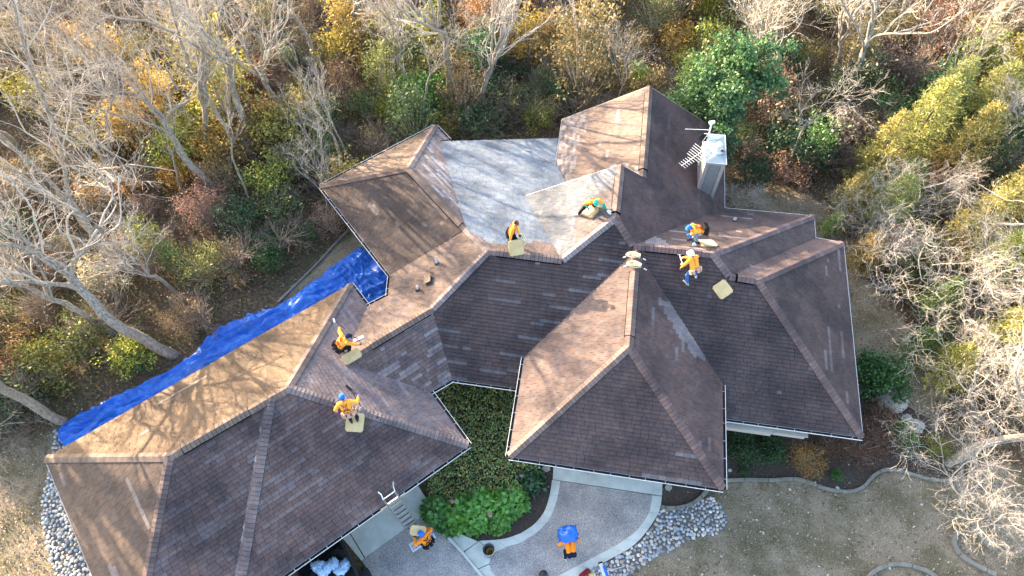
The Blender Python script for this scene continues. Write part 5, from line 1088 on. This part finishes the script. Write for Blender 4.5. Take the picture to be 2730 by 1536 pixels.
# 2 left wing hip
p = onroof(944, 1122, 'LWfront') + pnormal('LWfront') * .09; h = R(105)
person('roofer in harness standing on a pad on the left hip, blue cap', p, h, 'LWfront', ((-.10, -.02, .09), (.13, .0, .09)), (-.05, .02, .88), R(24), ((-.46, .18, .80), (.42, .38, 1.12)), ORANGE2, ORANGE2, NAVY, BOOT, ('cap', BLUECAP), (0, .4), glove=BLUESL, harness=STRAPD, belt=BELT, side=R(-6))
f1 = onroof(946, 1126, 'LWfront') + pnormal('LWfront') * .045; foam(f1, pnormal('LWfront'), Vector((1, -.08, 0)), (.62, .66), 'foam pad under the roofer on the left hip')
b0 = onroof(966, 1096, 'LWend') + Vector((0, 0, .03)); shovel(b0 + Vector((-.12, .16, 1.15)), b0 + Vector((0, .05, .22)), 'black shovel held upright by the roofer on the left hip')
for (uv, fc_, lab, L) in (((932, 1040), 'LWend', 'curled black felt scrap above the roofer on the left hip', .42), ((893, 1078), 'LWend', 'torn dark cap shingle left of the roofer on the hip', .30), ((1000, 1108), 'LWend', 'torn dark cap shingle right of the roofer on the hip', .30)):
    c = onroof(*uv, fc_); nn = pnormal(fc_); e = Vector((.8, -.55, 0)); e = (e - nn * e.dot(nn)).normalized(); g = nn.cross(e); mb = MB(); v = []
    for k in range(7): t = k / 6 - .5; ww = .09 * (1 - abs(t) * .9); v += [c + e * t * L + g * ww + nn * (.03 + .05 * t * t * 4), c + e * t * L - g * ww * .6 + nn * .025]
    mb.add(v, [(2 * k, 2 * k + 1, 2 * k + 3, 2 * k + 2) for k in range(6)]); o = mb.build('felt_scrap', MBLACK); tag(o, lab, 'scrap'); md = o.modifiers.new('s', 'SOLIDIFY'); md.thickness = .008
# 3 main ridge, carrying a pad
p = onroof(1362, 652, 'BLUE'); h = R(-15)
person('dark haired roofer carrying a pad and rope on the main ridge', p, h, 'BLUE', ((-.05, -.12), (-.02, .16)), (0, .02, .88), R(14), ((.05, .38, .92), (.30, .05, .72)), ORANGE2, ORANGE2, BLK, BOOT, ('hair', HAIR), (-.05, .35), glove=GLOVE, harness=STRAP, belt=HARNB)
pc = onroof(1376, 676, 'MAIN'); nn = Vector((.10, -.75, .62)); foam(pc + Vector((0, .06, .30)), nn, Vector((1, .25, 0)), (.58, .62), 'foam pad held upright against the main ridge')
def rope(c, label, nrm, along, n=7, L=.30, hook=True):
    o = empty('rope_coil', c); tag(o, label, 'rope', 'coiled ropes'); e1 = (along - nrm * along.dot(nrm)).normalized(); e2 = nrm.cross(e1); MR = bpy.data.materials.get('rope') or plain('rope', (.62, .60, .44), .85, 0, .15, 30)
    mb = MB(); rs = random.Random(label)
    for k in range(n):
        w = rs.uniform(.06, .13); o1 = rs.uniform(-.05, .05); l1 = L * rs.uniform(.8, 1.1); hh = .02 + .018 * k
        mb.tube([e1 * (-.02 + l1 * math.cos(q) * (1 if math.cos(q) < 0 else .75)) + e2 * (w * math.sin(q) * (.35 + .65 * abs(math.sin(q / 2))) + o1) + nrm * (hh + .02 * math.sin(2 * q + k)) for q in [6.2832 * j / 18 for j in range(19)]], .011, 5, cap=False)
    for k in range(5): mb.tube([e1 * (.12 + .02 * k) + e2 * .09 * math.cos(q) + nrm * (.07 + .07 * math.sin(q)) for q in [6.2832 * j / 10 for j in range(11)]], .011, 5, cap=False)
    mb.build('rope_strands', MR, o)
    for s in (-1, 1):
        mb = MB(); mb.tube([e1 * s * L * 1.05 + e2 * -.08 + nrm * .03, e1 * s * (L + .13) + e2 * -.13 + nrm * .02], .022, 6); mb.build('rope_hook', MWHITE, o)
    return o
rope(p + Vector((.42, -.12, .50)), 'coil of rope hanging from the hand of the roofer with the pad', Vector((.6, -.6, .5)).normalized(), Vector((.2, -.3, -1)), 5, .24)
# 4 kneeling with shovel
p = onroof(1577, 560, 'FWwest'); h = R(-75)
person('kneeling roofer in teal cap scraping shingles with a shovel', p, h, 'FWwest', ((-.08, -.40), (.54, -.06)), (.02, -.06, .46), R(36), ((-.46, .34, .40), (.28, .20, .46)), ORANGE2, TEAL, BLK, GREYSH, ('cap', TEALCAP), (.1, .45), glove=GLOVE, harness=STRAP, poles=(Vector((-.15, 1, -.3)), Vector((.7, .7, .5))), toes=((0, -1, -.25), (.85, -.5, .05)))
f1 = onroof(1576, 567, 'FWwest') + pnormal('FWwest') * .05; foam(f1, pnormal('FWwest'), Vector((.75, .66, 0)), (.52, .60), 'foam pad under the kneeling roofer', .12)
shovel(onroof(1572, 546, 'FWwest') + Vector((0, 0, .48)), onroof(1618, 566, 'FWwest') + Vector((0, 0, .13)), 'teal handled shovel of the kneeling roofer', WSTEEL, .18, TEAL)
# 5 bent over by the east ridge
p = onroof(1853, 645, 'EWn'); h = R(190)
person('bent roofer with blue cap and black hip bag by the east ridge', p, h, 'EWn', ((.16, .12), (-.14, -.02)), (0, -.14, .80), R(66), ((.10, .48, .42), (-.24, .42, .34)), ORANGE2, BLUESL, PJEANS, BOOT, ('cap', BLUECAP), (.1, .3), glove=GLOVE, harness=STRAP, bag=True, belt=HARNB)
f1 = onroof(1886, 652, 'EWn') + pnormal('EWn') * .05; foam(f1, pnormal('EWn'), Vector((1, .15, 0)), (.64, .60), 'foam pad lying next to the bent roofer on the back slope')
shovel(p + Vector((-.40, .05, .78)), onroof(1848, 652, 'EWn') + Vector((-.05, -.05, .2)), 'shovel under the hands of the bent roofer', WSTEEL)
# 6 white helmet
p = onroof(1841, 748, 'MAIN'); h = R(118)
person('roofer in white helmet, jeans and tan tool belt, seen from behind', p, h, 'MAIN', ((-.21, -.06), (.22, .0)), (0, .02, .84), R(34), ((-.36, .40, .66), (-.12, .66, .88)), ORANGE2, ORANGE2, JEANS, GREYSH, ('helmet', WHITEH), (-.15, .35), belt=BELT, harness=None, toes=((-.3, 1, 0), (.3, 1, 0)))
shovel(p + Vector((-.42, .28, .72)), onroof(1810, 690, 'MAIN') + Vector((0, .05, .16)), 'shovel pushed by the roofer in the white helmet', WSTEEL, .2, MALU)
f1 = onroof(1926, 772, 'MAIN') + pnormal('MAIN') * .045; foam(f1, pnormal('MAIN'), Vector((.8, .62, 0)), (.58, .60), 'lone foam pad lying on the dark front slope')
# shirt print on the back of roofer 6: block of dark lettering bars
# ropes over the entrance ridge
tn = Vector((0, .05, 1)).normalized()
rope(onroof(1691, 686, 'Ce') * .5 + onroof(1691, 686, 'Cw') * .5 + Vector((0, 0, .05)), 'upper rope coil where the entrance ridge meets the main roof', tn, Vector((1, -.15, -.0)))
rope(onroof(1693, 712, 'Cw') + Vector((.0, 0, .07)), 'lower rope coil draped over the entrance ridge vent', tn, Vector((1, -.2, -.12)))
# 7 ladder and the roofer on it
e0 = at(1045, 1335, 3.0); base = Vector((-3.42, 5.98, 0.03)); ld = (e0 + Vector((.10, -.08, .06)) - base); topp = base + ld * 1.17; ld.normalize()
ev_ = (RV['fe'] - RV['a5']); ev_.z = 0; ev_.normalize(); lad = empty('ladder', base); tag(lad, 'aluminium extension ladder leaning on the garage gutter', 'ladder')
for s in (-1, 1):
    mb = MB(); mb.tube([ev_ * s * .23, ev_ * s * .23 + (topp - base)], .03, 4); mb.build('rail', MALU, lad)
    mb = MB(); t_ = topp - base; mb.tube([ev_ * s * .23 + t_, ev_ * s * .24 + t_ + Vector((-.06, .14, .12)), ev_ * s * .30 + t_ + Vector((-.12, .26, .10))], .022, 6); mb.build('stand_off_arm', MALU, lad)
    mb = MB(); mb.box(ev_ * s * .22 + Vector((0, 0, .03)), (.1, .1, .06)); mb.build('ladder_foot', MBLACK, lad)
mb = MB(); t_ = topp - base; mb.tube([ev_ * -.21 + t_, ev_ * .21 + t_], .02, 6); mb.build('stand_off_bar', MALU, lad)
Ll = (topp - base).length; k = .3
while k < Ll - .15:
    mb = MB(); c = ld * k; rot = Matrix((ev_, ld.cross(ev_), ld)).transposed(); mb.box(c, (.44, .06, .06), M=rot); mb.build('rung', MALU, lad); k += .3
h = math.atan2(e0.y - base.y, e0.x - base.x); lp = base + ld * .10 - Vector((math.cos(h), math.sin(h), 0)) * .30
person('roofer with blue cap climbing the ladder with a pad', Vector((lp.x, lp.y, lp.z)), h, None, ((-.12, .0), (.12, .05, .30)), (0, -.14, .93), R(16), ((-.24, .26, 1.28), (.24, .24, 1.20)), ORANGE, ORANGE, NAVY, BOOT, ('cap', BLUECAP), (0, .3), harness=HARNB, belt=HARNB, glove=GLOVE)
foam(Vector((lp.x, lp.y, 0)) + Vector((math.cos(h), math.sin(h), 0)) * .28 + Vector((0, 0, lp.z + 1.42)), Vector((-math.cos(h) * .5, -math.sin(h) * .5, .8)), ev_ + Vector((.1, .6, .3)), (.60, .36), 'brown foam pad carried up the ladder')
mb = MB(); mb.box(e0 + Vector((0, 0, -.02)) + Vector((.03, -.05, 0)), (.95, .05, .14), math.atan2(ev_.y, ev_.x)); tag(mb.build('gutter_guard', plain('board_wood', (.42, .36, .29), .8)), 'short board protecting the gutter behind the ladder top', 'board')
# printed sheet on the drive below the ladder
c = at(1126, 1442, .045); mb = MB(); rz_ = R(33); mb.box(c, (1.0, .36, .012), rz_); sh_o = mb.build('printed_sheet', plain('white_sheet', (.72, .70, .74), .6, 0, .05)); tag(sh_o, 'white printed wrapper lying on the drive under the ladder', 'wrapper')
mb = MB(); rot = Matrix.Rotation(rz_, 3, 'Z')
for r0_ in range(3):
    x = -.44
    while x < .42:
        w = random.uniform(.03, .10); mb.box(c + rot @ Vector((x + w / 2, -.09 + r0_ * .07, .009)), (w, .03, .004), rz_); x += w + .03
mb.build('print', plain('blue_ink', (.08, .09, .22), .7), sh_o)
# 8 roofer with blue bundle
p = at(1517, 1474, 0); p.z = .032; h = R(100)
person('roofer in orange on the curved drive carrying a blue bundle', p, h, None, ((-.20, -.22), (.12, .10)), (0, -.16, .80), R(66), ((-.30, .42, .70), (.30, .44, .68)), ORANGE, BLUESL, NAVY, GREYSH, ('cap', BLUECAP), (0, .3), harness=None)
mb = MB(); bm = bmesh.new(); bmesh.ops.create_icosphere(bm, subdivisions=4, radius=.5)
for v in bm.verts:
    d = v.co.normalized(); rdg = 1 - abs(mnoise.noise(Vector((d.x * 4.2, d.y * 1.7, d.z * 3)))) * 1.6; v.co = Vector((d.x * .33, d.y * .38, d.z * .2)) * (.74 + .36 * rdg + .35 * mnoise.noise(d * 1.7 + Vector((4, 2, 0))))
me = bpy.data.meshes.new('tarp_bundle'); bm.to_mesh(me); bm.free(); me.polygons.foreach_set('use_smooth', [True] * len(me.polygons)); o = mobj('tarp_bundle', me, None, [MTARP]); o.location = p + Vector((math.cos(h), math.sin(h), 0)) * .46 + Vector((0, 0, 1.02)); o.rotation_euler = (0, 0, h); tag(o, 'folded blue tarp bundle carried by the roofer on the drive', 'tarp')
# ------------------------------------------------------------------ antenna on the chimney
an = empty('tv_antenna', cc - cw_n * (WC / 2 + .06) - cd * .2 + Vector((0, 0, 4.6))); tag(an, 'white television antenna on a mast strapped to the chimney', 'antenna')
an.scale = (1.2, 1.2, 1.1); AL = an.location; mb = MB(); mz = 2.0; mb.tube([Vector((0, .15, 0)), Vector((0, .15, mz))], .018, 7); mb.build('mast', MWHITE, an)
boom0, boom1 = Vector((.05, .05, 1.05)), Vector((-.95, -.75, 1.0)); mb = MB(); mb.tube([boom0, boom1], .016, 6); mb.build('boom', MWHITE, an)
bd = (boom1 - boom0).normalized(); bs = Vector((-bd.y, bd.x, 0))
for k in range(11):
    q = boom0.lerp(boom1, .12 + .085 * k); hl_ = .42 - .028 * k if k < 6 else .16; mb = MB(); mb.tube([q - bs * hl_, q + bs * hl_], .011, 5); mb.build('element', MWHITE, an)
mb = MB(); mb.tube([Vector((.02, .15, 1.9)), Vector((-.85, .22, 1.88))], .013, 6); mb.build('cross_arm', MWHITE, an)
mb = MB(); mb.lathe([(.0, 0), (.12, .03), (.17, .07), (.165, .075), (.12, .04), (0, .012)], Vector((-.13, .24, 1.45)), 14, 0, Matrix.Rotation(R(75), 3, 'X')); mb.build('small_dish', MBLACK, an)
mb = MB(); mb.tube([Vector((.18, .55, 1.0)), Vector((.16, .62, 1.75))], .03, 6); mb.box(Vector((.16, .62, 1.8)), (.2, .1, .08), .2); mb.build('amplifier', plain('pale_blue_plastic', (.55, .68, .75), .4), an)
mb = MB(); mb.tube([Vector((0, .15, 1.8)), Vector((-.18, .05, 1.4)), Vector((-.1, .1, 1.0)), Vector((-.05, -.25, .5)), Vector((0, -.4, 0)), Vector((0.02, -.5, -.4))], .009, 5); mb.build('cable', MWHITE, an)
# ------------------------------------------------------------------ things on the drive and lawns
c = at(1304, 1474, 0.041); can = empty('bin', c); tag(can, 'galvanised metal bin with a bucket inside standing on the path', 'bin')
mb = MB(); mb.lathe([(.0, .01), (.19, .0), (.235, .60), (.245, .62), (.245, .635), (.225, .635), (.222, .60), (.18, .03), (0, .03)], (0, 0, 0), 24); mb.build('bin_body', MGALV, can, True)
mb = MB(); mb.lathe([(.0, .035), (.10, .035), (.135, .30), (.14, .32), (.125, .32), (.095, .06), (0, .06)], (.05, -.02, .0), 16); mb.build('bucket', plain('amber_plastic', (.42, .30, .06), .5), can, True)
mb = MB(); mb.box((.05, -.02, .12), (.1, .12, .08), .4); mb.build('scrap', plain('brown_scrap', (.16, .08, .04), .8), can)
c0, c1 = at(2485, 820, .06), at(2519, 787, .06); mb = MB(); mb.tube([c0, c1], .055, 10); tag(mb.build('drain_pipe', MWHITE), 'white drain pipe lying in the leaves at the wood edge', 'pipe')
c0, c1 = at(*zB(915, 1245), .09), at(*zB(975, 1420), .09); mb = MB(); mb.tube([c0, c1], .085, 14); ro = mb.build('felt_roll', MWHITE); tag(ro, 'white and blue roll of roofing felt on the river stones', 'roll'); mb = MB(); mb.tube([c0.lerp(c1, .25) + Vector((.05, 0, .0)), c1 + Vector((.05, 0, 0))], .088, 14); mb.build('roll_wrapper', MTARP, ro)
mb = MB(); mb.tube([c0 - (c1 - c0).normalized() * .01, c0 + (c1 - c0).normalized() * .05], .089, 14); mb.build('roll_end', MBLACK, ro)
mb = MB(); mb.tube([at(*zB(985, 1340), .2), at(*zB(1180, 1290), .2)], .012, 5); tag(mb.build('thin_stick', MALU), 'thin metal rod lying across the river stones', 'rod')
c = at(*zB(745, 1375), .1); bg_ = empty('tool_bag', c); tag(bg_, 'dark red tool bag on the path by the felt roll', 'bag'); mb = MB(); mb.add(*capsule((-.14, -.06, .05), .09, (.10, .10, .05), .10, 12)); mb.build('bag_body', fabric('dark_red', (.22, .02, .03)), bg_, True); mb = MB(); mb.tube([(-.1, -.03, .12), (-.03, 0, .22), (.07, .07, .15)], .012, 6); mb.build('bag_handle', MBLACK, bg_); mb = MB(); mb.add(*capsule((.2, .0, .0), .05, (.27, -.03, .0), .05, 8)); mb.build('bag_bottle', plain('yellow_plastic', (.7, .5, .05), .4), bg_, True)
c = at(*zB(285, 1385), .06); mb = MB(); mb.lathe([(0, 0), (.14, 0), (.16, .1), (.12, .2), (0, .22)], c, 14); tag(mb.build('bucket', MDARK, None, True), 'dark bucket standing on the curved drive', 'bucket')
# trailer beside the garage drive, loaded with debris
r0_, r1_ = at(*zA(500, 945), 1.15), at(*zA(700, 1345), 1.15); ta = (r1_ - r0_); ta.z = 0; tl = ta.length; ta.normalize(); tb = Vector((ta.y, -ta.x, 0)); tb = -tb if tb.x > 0 else tb
tr = empty('trailer', r0_ - Vector((0, 0, 1.15))); tag(tr, 'black dump trailer with debris under the garage eave', 'trailer'); rot = Matrix((ta, tb, Vector((0, 0, 1)))).transposed(); LT = tl + 1.2; WT = 1.75
MTRL = plain('trailer_black', (.02, .021, .024), .55, .2)
for nm, c, d in (('side_panel', ta * LT / 2 + Vector((0, 0, .85)), (LT, .05, .6)), ('side_panel', ta * LT / 2 + tb * WT + Vector((0, 0, .85)), (LT, .05, .6)), ('front_panel', tb * WT / 2 + Vector((0, 0, .85)), (.05, WT, .6)), ('tail_gate', tb * WT / 2 + ta * LT + Vector((0, 0, .85)), (.05, WT, .6)), ('floor_plate', ta * LT / 2 + tb * WT / 2 + Vector((0, 0, .58)), (LT, WT, .06)), ('top_rail', ta * LT / 2 + Vector((0, 0, 1.17)), (LT, .10, .06)), ('fender', ta * (LT * .72) - tb * .22 + Vector((0, 0, .72)), (1.2, .34, .05)), ('tool_box', ta * .35 - tb * .03 + Vector((0, 0, 1.24)), (.28, .12, .08))):
    mb = MB(); mb.box(c, d, M=rot); mb.build(nm, MTRIM if nm == 'top_rail' and 0 else MTRL, tr)
for s in (.55, .85):
    mb = MB(); mb.lathe([(0, -.09), (.3, -.09), (.34, -.05), (.34, .05), (.3, .09), (0, .09)], ta * LT * s - tb * .2 + Vector((0, 0, .34)), 18, 0, rot @ Matrix.Rotation(R(90), 3, 'X')); mb.build('wheel', MBLACK, tr, True)
for i in range(14):
    mb = MB(); a, b = random.uniform(.1, .9), random.uniform(.1, .9); mb.box(tr.location + ta * LT * a + tb * WT * b + Vector((0, 0, .68 + random.uniform(0, .2))), (random.uniform(.3, .8), random.uniform(.1, .3), .03), random.uniform(0, 3), M=Matrix.Rotation(random.uniform(0, 3), 3, 'Z') @ Matrix.Rotation(random.uniform(-.4, .4), 3, 'X')); tag(mb.build('debris_sheet', MBLACK if i % 3 else MDARK), 'torn black shingle waste lying in the dump trailer', 'debris', 'shingle waste in the trailer')
MPB = plain('pale_blue_film', (.38, .55, .80), .4, 0, .3, 8)
for i, q in enumerate(((275, 1240), (370, 1270), (450, 1225), (520, 1285), (560, 1235), (310, 1290))):
    c = at(*zA(*q), 1.02); bm = bmesh.new(); bmesh.ops.create_icosphere(bm, subdivisions=3, radius=.5)
    for v in bm.verts: d = v.co.normalized(); v.co = Vector((d.x * .24, d.y * .17, d.z * .1)) * (.75 + .7 * abs(mnoise.noise(d * 2.1 + Vector((i * 7, 0, 0)))))
    me = bpy.data.meshes.new('plastic_film'); bm.to_mesh(me); bm.free(); me.polygons.foreach_set('use_smooth', [True] * len(me.polygons)); o = mobj('plastic_film', me, None, [MPB]); o.location = c; o.rotation_euler = (0, 0, i * 1.1); o.scale = (1.2, 1.2, 1.4); tag(o, 'crumpled pale blue plastic film on the trailer load', 'film', 'plastic film in the trailer')
